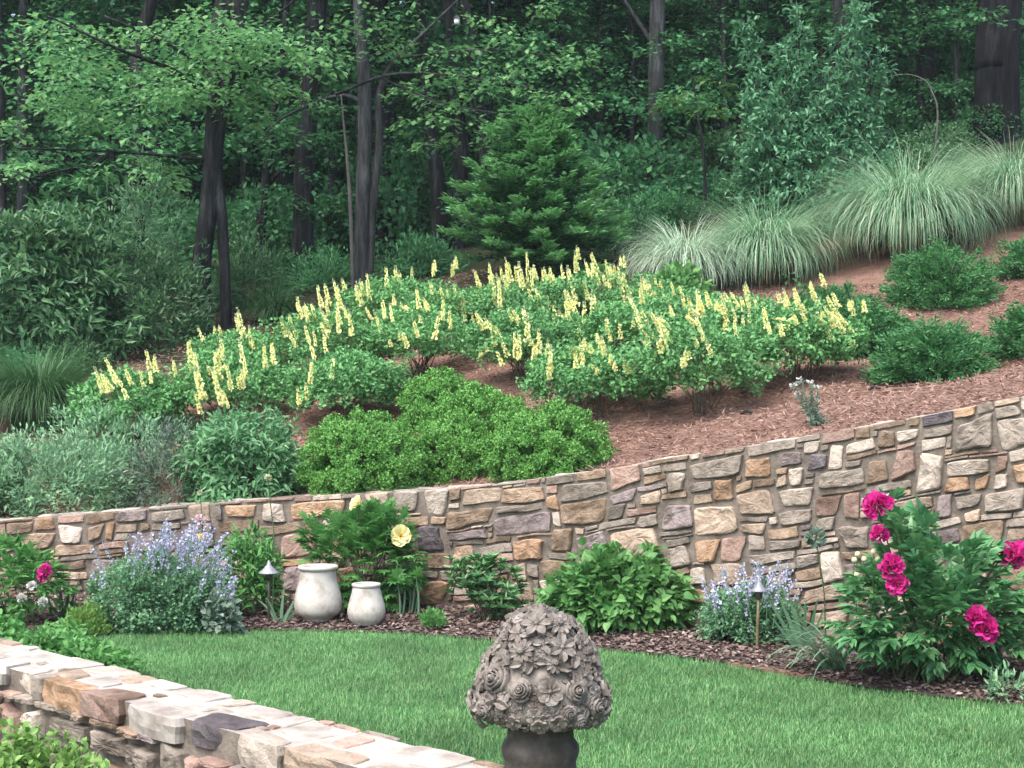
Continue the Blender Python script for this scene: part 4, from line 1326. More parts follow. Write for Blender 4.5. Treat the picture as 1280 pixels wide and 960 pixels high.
spike_meshes = []
def make_spike(seed):
    r = np.random.default_rng(seed)
    mb = MB()
    n = int(r.integers(60, 96))
    z = np.sort(r.uniform(.05, 1, n))
    a = r.uniform(0, 6.283, n) + np.arange(n) * 2.4
    wid = .13 * (1 - z * .72) + .02
    p = np.stack([np.cos(a) * wid * .55, np.sin(a) * wid * .55, z], -1)
    d = unit(np.stack([np.cos(a), np.sin(a), np.full(n, .35)], -1) + r.normal(0, .3, (n, 3)))
    tipz = r.uniform(.78, .97)
    ok = r.random(n) > .12
    for k in range(3):
        dd, nn_, ss = unit(d + r.normal(0, .5, (n, 3))), unit(r.normal(0, 1, (n, 3))), (.125 - .06 * z) * r.uniform(.6, 1.3, n)
        a_ = ok & (z < tipz)
        leaves(mb, p[a_], dd[a_], nn_[a_], ss[a_], OVAL, 1.5)
        b_ = z >= tipz
        leaves(mb, p[b_], dd[b_], nn_[b_], ss[b_] * .8, OVAL, 1.2, 2)
    tube(mb, [(0, 0, -.25), (0, 0, .5), (0, 0, 1)], [.012, .01, .005], 4, 1)
    return mb.mesh('flower_spike', [M['yellow'], M['stem'], M['bud']])
for i in range(9): spike_meshes.append(make_spike(i))

bap_things = []
for x, by, D, hw, top, lab in BAP:
    s = D / FPX
    b = P(x, by, D); b[2] = hz(b[0], D) + .0
    t = thing('false_indigo', lab, 'flowering plant', b, 'yellow false indigo plants on the bank')
    top_z = EYE - (top - 480) * s
    h = top_z - b[2]
    w = hw * s * 1.32
    ez = h * .46
    c0 = np.array([b[0], D, top_z - ez])
    p, out, c = cloud(195, 30, (w, w * .85, ez), .075, (.72, 1.0), -.6, 1, .14)
    p2, out2, _ = cloud(50, 26, (w * .7, w * .6, ez * .75), .09, (.3, 1.0), -.7)
    p, out = np.vstack([p, p2]) + c0, np.vstack([out, out2])
    mb = MB()
    n = len(p)
    leaves(mb, p, unit(out * .5 + rdir(n) * .7 + [0, 0, .35]), unit(out * .6 + rdir(n) * .5 + [0, 0, .5]), rng.uniform(.026, .048, n), OVAL, 1.0)
    mb.build('foliage', M['baptisia'], t)
    mb = MB()
    for _ in range(18):
        q = c[rng.integers(len(c))] * .8 + c0
        b0 = b + np.append(rng.normal(0, .05, 2), -.04)
        tube(mb, spline([b0, b0 + (q - b0) * [.35, .35, .55], q], 6), np.linspace(.006, .003, 6), 5)
    mb.build('stems', M['twig'], t)
    bap_things.append((t, x, by, D, hw, top, c0, w, ez))

extra = []
for x0, y0, x1, y1 in SPK:
    for _ in range(int(rng.random() < .7) + (int(rng.random() < .8) + int(rng.random() < .6) if x1 > 560 else 0)):
        ox, oy, f = rng.normal(0, 9), rng.normal(2, 8), rng.uniform(.55, .95)
        extra.append((x1 + (x0 - x1) * f + ox, y1 + (y0 - y1) * f + oy, x1 + ox, y1 + oy))
SPK = [(x1 + (x0 - x1) * .75, y0, x1, y1) for x0, y0, x1, y1 in SPK + extra]
for i, (x0, y0, x1, y1) in enumerate(SPK):
    best = min(bap_things, key=lambda q: ((x1 - q[1]) / q[4]) ** 2 + ((y1 - (q[5] * .62 + q[2] * .38)) / (.5 * (q[2] - q[5]))) ** 2 + (q[3] - 12.6) * .14)
    t, x, by, D, hw, top, c0, w, ez = best
    fx = np.clip((x1 - x) / hw, -1, 1)
    fz = np.clip((y1 - top) / (by - top) * 1.6, 0, 1)
    Ds = D - w * .92 * math.sqrt(max(.1, 1 - fx * fx * .8)) * (fz ** .5) - .06
    a, e = P(x1, y1, Ds), P(x0, y0, Ds + rng.uniform(-.04, .06))
    L = np.linalg.norm(e - a)
    o = bpy.data.objects.new('flower_spike', spike_meshes[(i * 7) % 9])
    COL.objects.link(o)
    o.parent = t
    q = Vector(e - a).to_track_quat('Z', 'Y').to_matrix().to_4x4()
    wd = max(L, .16) * rng.uniform(.65, 1.0)
    o.matrix_local = Matrix.Translation(Vector(a - world_loc(t))) @ q @ Matrix.Rotation(rng.uniform(0, 6), 4, 'Z') @ Matrix.Diagonal((min(wd, .24), min(wd, .24), L * rng.uniform(1.0, 1.45), 1))

# ---------------------------------------------------------------- ornamental grasses
def grass_clump(name, label, px, base_py, D, hw, top, n, mt, pale=.3, group='maiden grass clumps on the bank', dead=200, bend=(1.3, 3.7)):
    s = D / FPX
    b = P(px, base_py, D); b[2] = hz(b[0], D)
    h = EYE - (top - 480) * s - b[2]
    w = hw * s
    t = thing(name, label, 'ornamental grass', b, group)
    mb = MB()
    phi = rng.uniform(0, 6.283, n)
    r0 = np.sqrt(rng.uniform(0, 1, n)) * w * .26
    base = b + np.stack([np.cos(phi + rng.normal(0, .7, n)) * r0, np.sin(phi + rng.normal(0, .7, n)) * r0, np.full(n, -.03)], -1)
    base[:, 2] = hill_z(base[:, 0], base[:, 1]) - .06
    L = h * rng.uniform(.85, 1.5, n)
    blades(mb, base, phi, L, rng.uniform(1.25, 1.57, n), rng.uniform(*bend, n), rng.uniform(.006, .012, n) * (D / 17), 8)
    mb.build('blades', M[mt], t)
    if dead:
        mb = MB()
        phi = rng.uniform(0, 6.283, dead)
        rd = np.sqrt(rng.uniform(.3, 1, dead)) * w * .36
        base = b + np.stack([np.cos(phi) * rd, np.sin(phi) * rd, np.full(dead, -.03)], -1)
        base[:, 2] = hill_z(base[:, 0], base[:, 1]) - .05
        blades(mb, base, phi, h * rng.uniform(.25, .8, dead), rng.uniform(.7, 1.5, dead), rng.uniform(.2, 2.6, dead), .011, 5)
        mb.build('dead_blades', M['dead_grass'], t)
grass_clump('maiden_grass', 'low pale silvery maiden grass clump, leftmost in the row on the bank', 858, 350, 17.6, 55, 262, 1900, 'mgrass_pale', dead=160)
grass_clump('maiden_grass', 'mid sized arching maiden grass clump with brown stalks at its foot', 958, 354, 17.8, 70, 238, 3000, 'mgrass', dead=420)
grass_clump('maiden_grass', 'largest arching maiden grass clump on the bank', 1135, 318, 17.8, 86, 178, 4200, 'mgrass', dead=420)
grass_clump('maiden_grass', 'maiden grass clump at the right edge below the huge dark trunk', 1268, 290, 18.3, 74, 164, 3200, 'mgrass', dead=520)
grass_clump('maiden_grass', 'outermost maiden grass clump cut by the picture edge', 1410, 275, 18.5, 84, 160, 2000, 'mgrass', dead=200)
grass_clump('green_grass_clump', 'deep green fine grass clump at the left edge behind the pale shrubs', 48, 535, 14.8, 92, 432, 4200, 'mgrass_dark', group='deep green grass clumps at the left', dead=0, bend=(1.0, 3.2))
grass_clump('green_grass_clump', 'dark grass tuft at the foot of the straight dark trunk', 345, 408, 18.8, 55, 356, 1400, 'mgrass_dark', group='deep green grass clumps at the left', dead=0, bend=(1.0, 3.2))
grass_clump('green_grass_clump', 'deep green grass clump beyond the left picture edge', -120, 530, 15, 90, 440, 1500, 'mgrass_dark', group='deep green grass clumps at the left', dead=0, bend=(1.0, 3.2))

# ---------------------------------------------------------------- junipers
def juniper(label, x0, x1, top, base_py, D, n=400):
    s = D / FPX
    cx = (x0 + x1) / 2
    x0, x1 = cx + (x0 - cx) * 1.14, cx + (x1 - cx) * 1.14
    b = P(cx, base_py, D); b[2] = hz(b[0], D)
    w = (x1 - x0) / 2 * s
    h = EYE - (top - 480) * s - b[2]
    t = thing('juniper', label, 'juniper', b, 'spreading junipers on the bank')
    d = rdir(n * 2); d = d[d[:, 2] > -.15][:n]
    n = len(d)
    ell = np.array([w * 1.0, w * .85, h * .84])
    mb = MB()
    mbs = MB()
    per = 70
    tip = b + d * ell * (rng.uniform(.6, 1.0, n) + .12 * (rng.random(n) < .3))[:, None] + [0, 0, .04]
    dirs = unit(d * ell * [1.2, 1, .25] + [0, 0, .13] + rng.normal(0, .10, (n, 3)))
    L = rng.uniform(.24, .46, n)
    # secondary feathered sprays
    f = rng.uniform(0, 1, (n, per)) ** .8
    side = unit(np.cross(dirs, rdir(n)))
    up2 = np.cross(dirs, side)
    a = rng.uniform(0, 6.283, (n, per))
    rad = .085 * (1 - f * .8)
    rv = np.cos(a)[..., None] * side[:, None] + np.sin(a)[..., None] * up2[:, None]
    p = tip[:, None] - dirs[:, None] * ((1 - f) * L[:, None])[..., None] + rv * (rad * rng.uniform(.1, 1, (n, per)))[..., None]
    dd = unit(dirs[:, None] * 1.0 + rv * .65 + rng.normal(0, .2, (n, per, 3)))
    p, dd = p.reshape(-1, 3), dd.reshape(-1, 3)
    ok = p[:, 2] > b[2] - .05
    p, dd = p[ok], dd[ok]
    leaves(mb, p, dd, rdir(len(p)), rng.uniform(.025, .05, len(p)), DIAMOND, .62)
    mb.build('foliage', M['juniper'], t)
    for q in tip[::6]:
        tube(mbs, spline([b - [0, 0, .04], b * .5 + q * .5 - [0, 0, .03], q - [0, 0, .05]], 5), np.linspace(.012, .004, 5), 5)
    mbs.build('branches', M['twig'], t)
juniper('spreading juniper standing alone in the mulch above the end of the wall', 1088, 1240, 394, 478, 12.5)
juniper('juniper nearest the largest maiden grass', 1106, 1250, 292, 372, 15.6)
juniper('juniper cut by the right picture edge above the wall', 1236, 1390, 362, 450, 12.6)
juniper('juniper at the right picture edge below the maiden grass', 1236, 1330, 292, 345, 16.2, 120)
juniper('dark juniper directly behind the rightmost yellow flowers', 1020, 1142, 374, 455, 14.0)
juniper('small flat juniper just below the middle maiden grass', 985, 1096, 348, 396, 15.6, 130)
juniper('juniper hidden behind the right end of the yellow flowers', 945, 1050, 366, 430, 15.2, 130)
juniper('outermost juniper beyond the right picture edge', 1360, 1500, 300, 400, 15.0, 120)

# leafy green plant below the left maiden grass
px_shrub('leafy_perennial', 'light green leafy perennial below the silvery maiden grass', 'plant', 815, 885, 336, 388, 16.6, nc=60, per=14, cr=.1, size=.09, tmpl=OVAL, mt='hydrangea')
# ---------------------------------------------------------------- bed plants
def leaf_fans(mb, p, out, k, size, tmpl, spread=1.0, droop=.15, wid=1.0, mi=0):
    """compound leaves: k leaflets fanning from every point"""
    n = len(p)
    axis = unit(out + rdir(n) * .35 + [0, 0, .15])
    side = unit(np.cross(axis, np.array([0, 0, 1.0]) + rdir(n) * .25))
    nn = np.cross(side, axis)
    for i in range(k):
        a = (i - (k - 1) / 2) / max(1, (k - 1) / 2) * spread
        d = axis * math.cos(a) + side * math.sin(a) - np.array([0, 0, droop])
        leaves(mb, p + axis * (.02 * (k - abs(i - k / 2)))[..., None] if False else p, unit(d + rdir(n) * .18), nn + rdir(n) * .25, size * rng.uniform(.7, 1.15, n) * (1 - .25 * abs(a) / max(.1, spread)), tmpl, wid, mi)

def bloom_double(c, r, mat_, face=(0, -.7, .6), gold=False):
    """full double flower of many ruffled petals"""
    mb = MB()
    face = unit(np.array(face, float))
    for k, (n, rad, sz) in enumerate([(12, .35, .95), (18, .5, .8), (26, .62, .62), (30, .66, .5)]):
        d = rdir(n * 3)
        d = d[(d @ face) > (-.25, 0, .2, .45)[k]][:n]
        m = len(d)
        p = c + d * r * rad * .55
        leaves(mb, p, unit(d + rdir(m) * .35), unit(np.cross(d, rdir(m))), r * sz * rng.uniform(.8, 1.15, m), PETAL, 1.15)
    return mb

def peony_right():
    b = BP(1163, 846)
    s = b[1] / FPX
    t = thing('peony_bush', 'large peony bush with magenta double blooms at the right', 'peony', b)
    mb = MB(); ms = MB()
    D0 = b[1]
    cl = []
    for (x, y, rx, ry, n) in [(1165, 775, 100, 62, 110), (1110, 770, 60, 55, 45), (1215, 760, 62, 55, 55), (1140, 705, 48, 36, 40), (1190, 715, 60, 42, 45), (1250, 740, 40, 60, 36), (1115, 805, 60, 28, 26), (1235, 815, 45, 26, 22),
                               (1132, 655, 22, 18, 11), (1222, 690, 20, 26, 12), (1075, 790, 36, 26, 20), (1080, 735, 26, 22, 14), (1160, 655, 10, 10, 3), (1275, 790, 26, 36, 20), (1112, 630, 12, 10, 4)]:
        a = rng.uniform(0, 6.283, n); q = np.sqrt(rng.uniform(0, 1, n))
        X, Y = x + rx * q * np.cos(a), y + ry * q * np.sin(a)
        dep = rng.uniform(-1, 1, n) * .42 * np.sqrt(np.maximum(.06, 1 - q ** 2))
        for u, v, w in zip(X, Y, dep):
            cl.append(P(u, v, D0 + w))
    cl = np.array(cl)
    cl = cl[cl[:, 2] > .06]
    out = unit(cl - (b + [0, 0, .25]))
    leaf_fans(mb, cl, out, 5, .115, LANCE, 1.15, .18, 1.45)
    leaf_fans(mb, cl - out * .05, unit(out + rdir(len(cl)) * .5), 3, .10, LANCE, 1.0, .1, 1.1)
    mb.build('foliage', M['peony'], t)
    for _ in range(26):
        q = cl[rng.integers(len(cl))]
        b0 = b + [rng.uniform(-.2, .2), rng.uniform(-.15, .12), -.03]
        tube(ms, spline([b0, b0 * [.6, .6, .5] + q * [.4, .4, .5], q], 7), np.linspace(.007, .004, 7), 6)
    fl = [(1097, 632, 17, -.16), (1111, 628, 7, -.14), (1100, 669, 12, -.2), (1115, 708, 16, -.3), (1123, 731, 14, -.32), (1220, 772, 15, -.36), (1232, 787, 17, -.37), (1268, 694, 18, -.1)]
    for x, y, r, dd in fl:
        c = P(x, y, D0 + dd)
        q = b + [(c[0] - b[0]) * .3, 0, .1]
        tube(ms, spline([b - [0, 0, .03], q + [0, 0, .2], c - [0, 0, .02]], 8), .0045, 6)
        m2 = bloom_double(c, r * .98 * s, 'magenta', (rng.uniform(-.3, .3), -.8, .5))
        m2.build('bloom' if r > 8 else 'bud', M['magenta'], t, loc=c)
    for x, y in [(1072, 693), (1080, 699), (1092, 690), (1097, 699), (1071, 718), (1068, 700)]:
        c = P(x, y, D0 - .1)
        m2 = MB()
        lathe(m2, [(0, -.018), (.014, -.012), (.018, 0), (.012, .014), (0, .018)], 10, c)
        m2.build('bud', M['bud'], t, loc=c)
        tube(ms, spline([c - [0, 0, .25], c - [.005, 0, .1], c], 5), .003, 5)
    ms.build('stems', M['stem'], t)
peony_right()

def tree_peony():
    b = BP(455, 769); b[1] += .22; b[0] = (455 - 640) / FPX * b[1]
    s = b[1] / FPX
    t = thing('tree_peony', 'light green tree peony with pale yellow blooms behind the two white jars', 'tree peony', b)
    mb = MB(); ms = MB()
    cl = []
    for x, y, rx, ry, n in [(450, 700, 62, 48, 170), (420, 670, 38, 28, 80), (470, 665, 40, 26, 80), (395, 665, 18, 16, 14), (490, 700, 40, 34, 50), (450, 745, 60, 22, 50), (500, 735, 28, 26, 30), (518, 712, 12, 10, 10), (465, 645, 28, 12, 20)]:
        a = rng.uniform(0, 6.283, n); q = np.sqrt(rng.uniform(0, 1, n))
        for u, v, w in zip(x + rx * q * np.cos(a), y + ry * q * np.sin(a), rng.uniform(-1, .8, n) * .26 * np.sqrt(np.maximum(.1, 1 - q ** 2))):
            cl.append(P(u, v, b[1] + w))
    cl = np.array(cl)
    out = unit(cl - (b + [0, 0, .3]) + [0, -.1, 0])
    leaf_fans(mb, cl, out, 3, .12, LOBED, 1.0, .22, 1.0)
    mb.build('foliage', M['peony_light'], t)
    for _ in range(14):
        q = cl[rng.integers(len(cl))]
        b0 = b + [rng.uniform(-.15, .15), rng.uniform(-.1, .1), -.03]
        tube(ms, spline([b0, b0 * [.6, .6, .5] + q * [.4, .4, .5], q], 7), np.linspace(.009, .004, 7), 6)
    for x, y, r, f in [(501, 670, 15, (0.1, -.95, .3)), (447, 631, 11, (-.6, -.4, .5))]:
        c = P(x, y, b[1] - .22)
        face = unit(np.array(f))
        m2 = MB()
        side = unit(np.cross(face, [0, 0, 1])); up = np.cross(side, face)
        for ring_, k, sz in ((.0, 8, 1.0), (.25, 6, .8)):
            a = np.arange(k) * 6.283 / k + ring_ * 2
            d = np.cos(a)[:, None] * side + np.sin(a)[:, None] * up + face * (.25 + ring_)
            leaves(m2, np.repeat(c[None], k, 0) + face * ring_ * .01, unit(d), np.repeat(face[None], k, 0) + rdir(k) * .2, r * s * sz * rng.uniform(.9, 1.1, k), PETAL, 1.15, 0)
        g = rdir(30)
        leaves(m2, np.repeat(c[None], 30, 0) + face * .008, unit(face * .8 + g * .5), rdir(30), r * s * .4, NEEDLE, 1.5, 1)
        m2.build('bloom', [M['cream'], M['gold']], t, loc=c)
        tube(ms, spline([b, (b + c) / 2 + [0, 0, .1], c - face * .02], 7), .005, 6)
    ms.build('stems', M['twig'], t)
tree_peony()

# seedpod stalks right of the jars
def stalks():
    b = BP(516, 770)
    t = thing('leafy_stalks', 'pale upright leaf stalks right of the smaller white jar', 'plant', b)
    mb = MB(); m2 = MB()
    for x in (500, 503, 511, 514, 518, 523):
        p = BP(x, 769 + rng.uniform(-2, 2))
        q = P(x + rng.uniform(-4, 6), rng.uniform(716, 738), p[1])
        tube(mb, spline([p - [0, 0, .02], (p + q) / 2 + [.01, 0, 0], q], 6), np.linspace(.010, .006, 6), 6)
        pp = np.repeat(q[None], 4, 0)
        leaf_fans(m2, pp, unit(rdir(4) + [0, -.4, .4]), 3, .11, LOBED, .9, .2)
    mb.build('stalks', M['strap'], t)
    m2.build('leaves', M['peony_light'], t)
stalks()

def bed_shrub(name, label, cat, x0, x1, top, py, **kw):
    b = BP((x0 + x1) / 2, py)
    s = b[1] / FPX
    b[1] += kw.pop('back', 0)
    w = (x1 - x0) / 2 * s
    h = EYE - (top - 480) * s - b[2]
    return shrub(name, label, cat, b, (w, kw.pop('depth', w * .8), h / (1 + kw.get('lift', .5))), **kw)

# narrow-leaved shrub
def rhodo():
    b = BP(610, 775); s = b[1] / FPX
    t = thing('narrow_leaved_shrub', 'small shrub with whorls of narrow glossy leaves behind the finial', 'shrub', b)
    mb = MB(); ms = MB(); cl = []
    for x, y, rx, ry, n in [(615, 735, 38, 32, 120), (595, 720, 28, 22, 44), (570, 722, 14, 24, 16), (632, 752, 24, 18, 22), (608, 705, 20, 8, 10)]:
        a = rng.uniform(0, 6.283, n); q = np.sqrt(rng.uniform(0, 1, n))
        for u, v, w in zip(x + rx * q * np.cos(a), y + ry * q * np.sin(a), rng.uniform(-1, 1, n) * .2 * np.sqrt(np.maximum(.1, 1 - q ** 2))):
            cl.append(P(u, v, b[1] + w))
    cl = np.array(cl); n = len(cl)
    out = unit(cl - (b + [0, 0, .15]))
    for k in range(9):
        a = k * 6.283 / 9 + rng.uniform(0, 1, n)
        d = unit(out * .5 + [0, 0, .35]) + np.stack([np.cos(a), np.sin(a), np.zeros(n)], -1) * .9
        leaves(mb, cl, unit(d), unit(out + [0, 0, .8]), rng.uniform(.055, .085, n), LANCE, .85)
    mb.build('foliage', M['rhodo'], t)
    for q in cl[::5]:
        tube(ms, spline([b + [rng.uniform(-.06, .06), 0, -.03], (b + q) / 2 + [0, 0, -.03], q], 6), .004, 5)
    ms.build('stems', M['twig'], t)
rhodo()

# heart-leaved mound
bed_shrub('heart_leaved_shrub', 'fresh green mounded shrub with heart shaped leaves right of the finial', 'shrub', 684, 866, 694, 788, back=.15, nc=230, per=11, cr=.10, size=.07, tmpl=HEART, mt='hydrangea', lift=.42, zmin=-.45, up=-.1, outw=.8, jit=.45, depth=.36, bump=.12, stem='stem')

# catmints
def catmint(label, x0, x1, top, py, spikes, fl_boxes, nc):
    b = BP((x0 + x1) / 2, py); s = b[1] / FPX
    t = thing('catmint', label, 'catmint', b, 'catmints flowering in the bed')
    w = (x1 - x0) / 2 * s
    h = EYE - (top - 480) * s - b[2]
    ell = np.array([w, w * .6, h / 1.45]); c0 = b + [0, w * .35, ell[2] * .45]
    p, out, c = cloud(nc, 40, ell, .065, (.75, 1), -.6, 1, .1)
    p2, out2, _ = cloud(nc // 3, 40, ell * .7, .08, (.4, 1), -.6)
    p, out = np.vstack([p, p2]) + c0, np.vstack([out, out2])
    ok = p[:, 2] > b[2] + .01
    p, out = p[ok], out[ok]; n = len(p)
    mb = MB()
    leaves(mb, p, unit(out * .5 + rdir(n) * .6 + [0, 0, .3]), unit(rdir(n) * .6 + [0, 0, .7]), rng.uniform(.018, .034, n), OVAL, 1.1)
    ms = mb; mf = MB()
    for x, y, rx, ry, n in fl_boxes:
        for _ in range(n):
            a = rng.uniform(0, 6.283); q = math.sqrt(rng.uniform(0, 1))
            e = P(x + rx * q * math.cos(a), y + ry * q * math.sin(a), b[1] + w * .3 + rng.uniform(-.3, .25))
            bb = e - [rng.uniform(-.05, .09) + (e[0] - b[0]) * .25, rng.uniform(-.03, .05), rng.uniform(.16, .26)]
            tube(ms, spline([bb, (bb + e) / 2 + [.005, 0, .01], e], 5), .0022, 4)
            k = 22
            f = rng.uniform(.42, 1.0, k)
            f = np.round(f * 9) / 9
            pp = bb + (e - bb) * f[:, None] + rdir(k) * .011
            leaves(mf, pp, unit(rdir(k) + [0, 0, .3]), rdir(k), rng.uniform(.012, .022, k), OVAL, 1.3)
    mb.build('foliage', M['catmint'], t)
    mf.build('blossoms', M['lavender'], t)
catmint('broad catmint with lavender flower haze left of the white jars', 104, 282, 700, 783, 0, [(225, 678, 58, 30, 44), (278, 716, 26, 34, 34), (258, 690, 34, 34, 30), (140, 700, 34, 26, 9), (232, 660, 34, 16, 18), (185, 680, 30, 24, 12)], 260)
catmint('smaller catmint with faint lavender flowers behind the brass path light', 878, 1008, 738, 806, 0, [(930, 722, 44, 20, 40), (985, 722, 26, 24, 16), (890, 728, 18, 18, 8), (935, 770, 30, 10, 3)], 150)

# peony and friends at the far left
def left_peony():
    b = BP(20, 778); s = b[1] / FPX
    t = thing('peony_bush', 'left edge peony bush with one deep pink bloom', 'peony', b)
    mb = MB(); ms = MB(); cl = []
    for x, y, rx, ry, n in [(10, 725, 60, 40, 90), (40, 730, 40, 28, 40), (-50, 730, 50, 44, 60), (20, 690, 34, 14, 16), (70, 745, 20, 22, 14)]:
        a = rng.uniform(0, 6.283, n); q = np.sqrt(rng.uniform(0, 1, n))
        for u, v, w in zip(x + rx * q * np.cos(a), y + ry * q * np.sin(a), rng.uniform(-1, 1, n) * .3 * np.sqrt(np.maximum(.1, 1 - q ** 2))):
            cl.append(P(u, v, b[1] + w))
    cl = np.array(cl)
    out = unit(cl - (b + [0, 0, .2]))
    leaf_fans(mb, cl, out, 5, .11, LANCE, 1.1, .2, 1.15)
    mb.build('foliage', M['peony_light'], t)
    for (x, y, r) in ((57, 714, 8), (53, 722, 6)):
        c = P(x, y, b[1] - .3)
        m2 = bloom_double(c, r * 1.1 * s, 'magenta')
        m2.build('bloom', M['magenta'], t, loc=c)
        tube(ms, spline([b, (b + c) / 2 + [0, 0, .08], c], 6), .004, 5)
    for (x, y) in ((40, 733), (28, 748), (54, 752)):
        c = P(x, y, b[1] - .32)
        m2 = bloom_double(c, 6 * s, 'white_petal')
        m2.build('faded_bloom', M['white_petal'], t, loc=c)
    for _ in range(14):
        q = cl[rng.integers(len(cl))]
        tube(ms, spline([b + [rng.uniform(-.15, .15), 0, -.03], (b + q) / 2, q], 6), .004, 5)
    ms.build('stems', M['stem'], t)
left_peony()

def strap_plant(name, label, cat, px, py, specs, mt, wid, segs=6, group=None, fan=False):
    """specs: (dx px at base, phi, length m, elevation, bend)"""
    b = BP(px, py)
    t = thing(name, label, cat, b, group)
    sp = np.array(specs, float)
    base = b + np.stack([sp[:, 0] * b[1] / FPX, rng.uniform(-.03, .03, len(sp)), np.full(len(sp), -.02)], -1)
    mb = MB()
    blades(mb, base, sp[:, 1], sp[:, 2], sp[:, 3], sp[:, 4], np.full(len(sp), wid) * rng.uniform(.8, 1.15, len(sp)), segs, fan=fan)
    mb.build('leaves', M[mt], t)
    return t
def rnd_specs(n, L, el, bend, dx=6, phis=None):
    return [(rng.uniform(-dx, dx), rng.uniform(0, 6.283) if phis is None else rng.uniform(*phis), rng.uniform(*L), rng.uniform(*el), rng.uniform(*bend)) for _ in range(n)]
strap_plant('iris', 'blue green iris fan between the left peony and the broad catmint', 'iris', 83, 776, rnd_specs(11, (.3, .42), (1.25, 1.6), (0, .5), 8), 'iris', .026, fan=True)
strap_plant('iris', 'small iris fan standing just left of the larger white jar', 'iris', 351, 774, [(0, 0, .29, 1.5, .05), (3, 0.2, .26, 1.2, .3), (-3, 3.1, .24, 1.1, .6), (2, .1, .2, .9, .7), (-4, 3.3, .22, 1.3, .3), (1, -1.4, .12, .6, 2.0), (0, .3, .18, 1.1, .5)], 'strap', .03, fan=True)
strap_plant('iris', 'iris fan with flat blue green blades between the brass path light and the daylily', 'iris', 1000, 813, [(0, 3.14, .42, 1.05, .05), (2, 3.14, .40, 1.2, .05), (4, 3.14, .36, 1.35, .05), (6, 0, .34, 1.55, .05), (8, 0, .36, 1.4, .1), (9, 0, .33, 1.25, .1), (-2, 3.14, .3, .95, .1), (3, 3.1, .3, 1.45, .1)], 'iris', .034, fan=True)
strap_plant('daylily', 'pale arching daylily leaves under the left side of the magenta peony', 'daylily', 1046, 834, [(rng.uniform(-14, 14), rng.uniform(2.5, 4.2) if i % 4 else rng.uniform(0, 6.28), rng.uniform(.34, .56), rng.uniform(.75, 1.35), rng.uniform(1.0, 2.3)) for i in range(56)], 'strap', .024, 8)

bed_shrub('bedding_plant', 'yellowish feathery tuft at the foot of the broad catmint', 'plant', 84, 134, 757, 786, nc=46, per=24, cr=.035, size=.03, tmpl=NEEDLE, mt='lime', up=.7, group='small tufts at the lawn edge', wid=2.5)
bed_shrub('bedding_plant', 'tiny bright green tuft alone on the mulch right of the white jars', 'plant', 526, 556, 762, 781, nc=24, per=24, cr=.028, size=.028, tmpl=NEEDLE, mt='cover', up=.7, group='small tufts at the lawn edge', wid=2.5)
bed_shrub('bedding_plant', 'small leafy seedling with a white flower below the magenta peony', 'plant', 1238, 1272, 838, 866, nc=16, per=8, cr=.05, size=.05, tmpl=LANCE, mt='bush_grey', group='small tufts at the lawn edge')
bed_shrub('bedding_plant', 'low grey leaved plant at the right foot of the broad catmint', 'plant', 262, 300, 742, 784, nc=30, per=10, cr=.05, size=.06, tmpl=OVAL, mt='silver', group='small tufts at the lawn edge')
bed_shrub('yellowing_shrub', 'yellowing leafy shrub behind the dark path light', 'shrub', 268, 346, 676, 770, back=.15, nc=75, per=12, cr=.08, size=.085, tmpl=LANCE, mt=['peony_light'], lift=.55, depth=.2, up=.1)
bed_shrub('round_leaved_plant', 'dark round leaved plant between the heart leaved mound and the smaller catmint', 'plant', 852, 894, 724, 782, back=.05, nc=26, per=10, cr=.06, size=.06, tmpl=HEART, mt='peony', lift=.5, depth=.12)

# low leafy cover at the left behind the near wall
def cover(name, label, ell_list, mt, size, n_per, tmpl=OVAL):
    b = P(*ell_list[0][:3]); b[2] = 0
    t = thing(name, label, 'ground cover', b)
    mb = MB(); ms = MB()
    for px, py, D, w, dp, h, nc in ell_list:
        c = P(px, py, D); c[2] = 0
        p, out, cc = cloud(nc, n_per, (w, dp, h), .07, (.7, 1), -.05, 1, .15)
        p = p + c; ok = p[:, 2] > 0; p, out = p[ok], out[ok]; n = len(p)
        leaves(mb, p, unit(out * .4 + rdir(n) * .6 + [0, 0, .3]), unit(rdir(n) * .5 + [0, 0, .9]), size * rng.uniform(.6, 1.3, n), tmpl, 1.1)
        for q in (cc + c)[::5]:
            tube(ms, [q * [1, 1, 0] - [0, 0, .02], q], .003, 4)
    mb.build('foliage', M[mt], t)
    ms.build('stems', M['stem'], t)
cover('ground_cover_plant', 'bright green leafy cover spilling over the back of the low wall', [(30, 790, 9.3, .55, .5, .26, 150), (105, 800, 9.0, .26, .4, .17, 70), (-90, 780, 9.4, .6, .5, .42, 110), (60, 800, 8.4, .3, .4, .16, 70)], 'cover', .045, 34)
cover('lime_perennial', 'lime green feathery plant in front of the low wall in the bottom corner', [(18, 930, 5.05, .17, .2, .585, 150), (68, 945, 5.0, .15, .18, .555, 110), (-60, 930, 5.1, .2, .2, .57, 60), (108, 955, 5.0, .12, .14, .50, 70), (140, 985, 4.9, .09, .1, .46, 40)], 'lime', .03, 34)

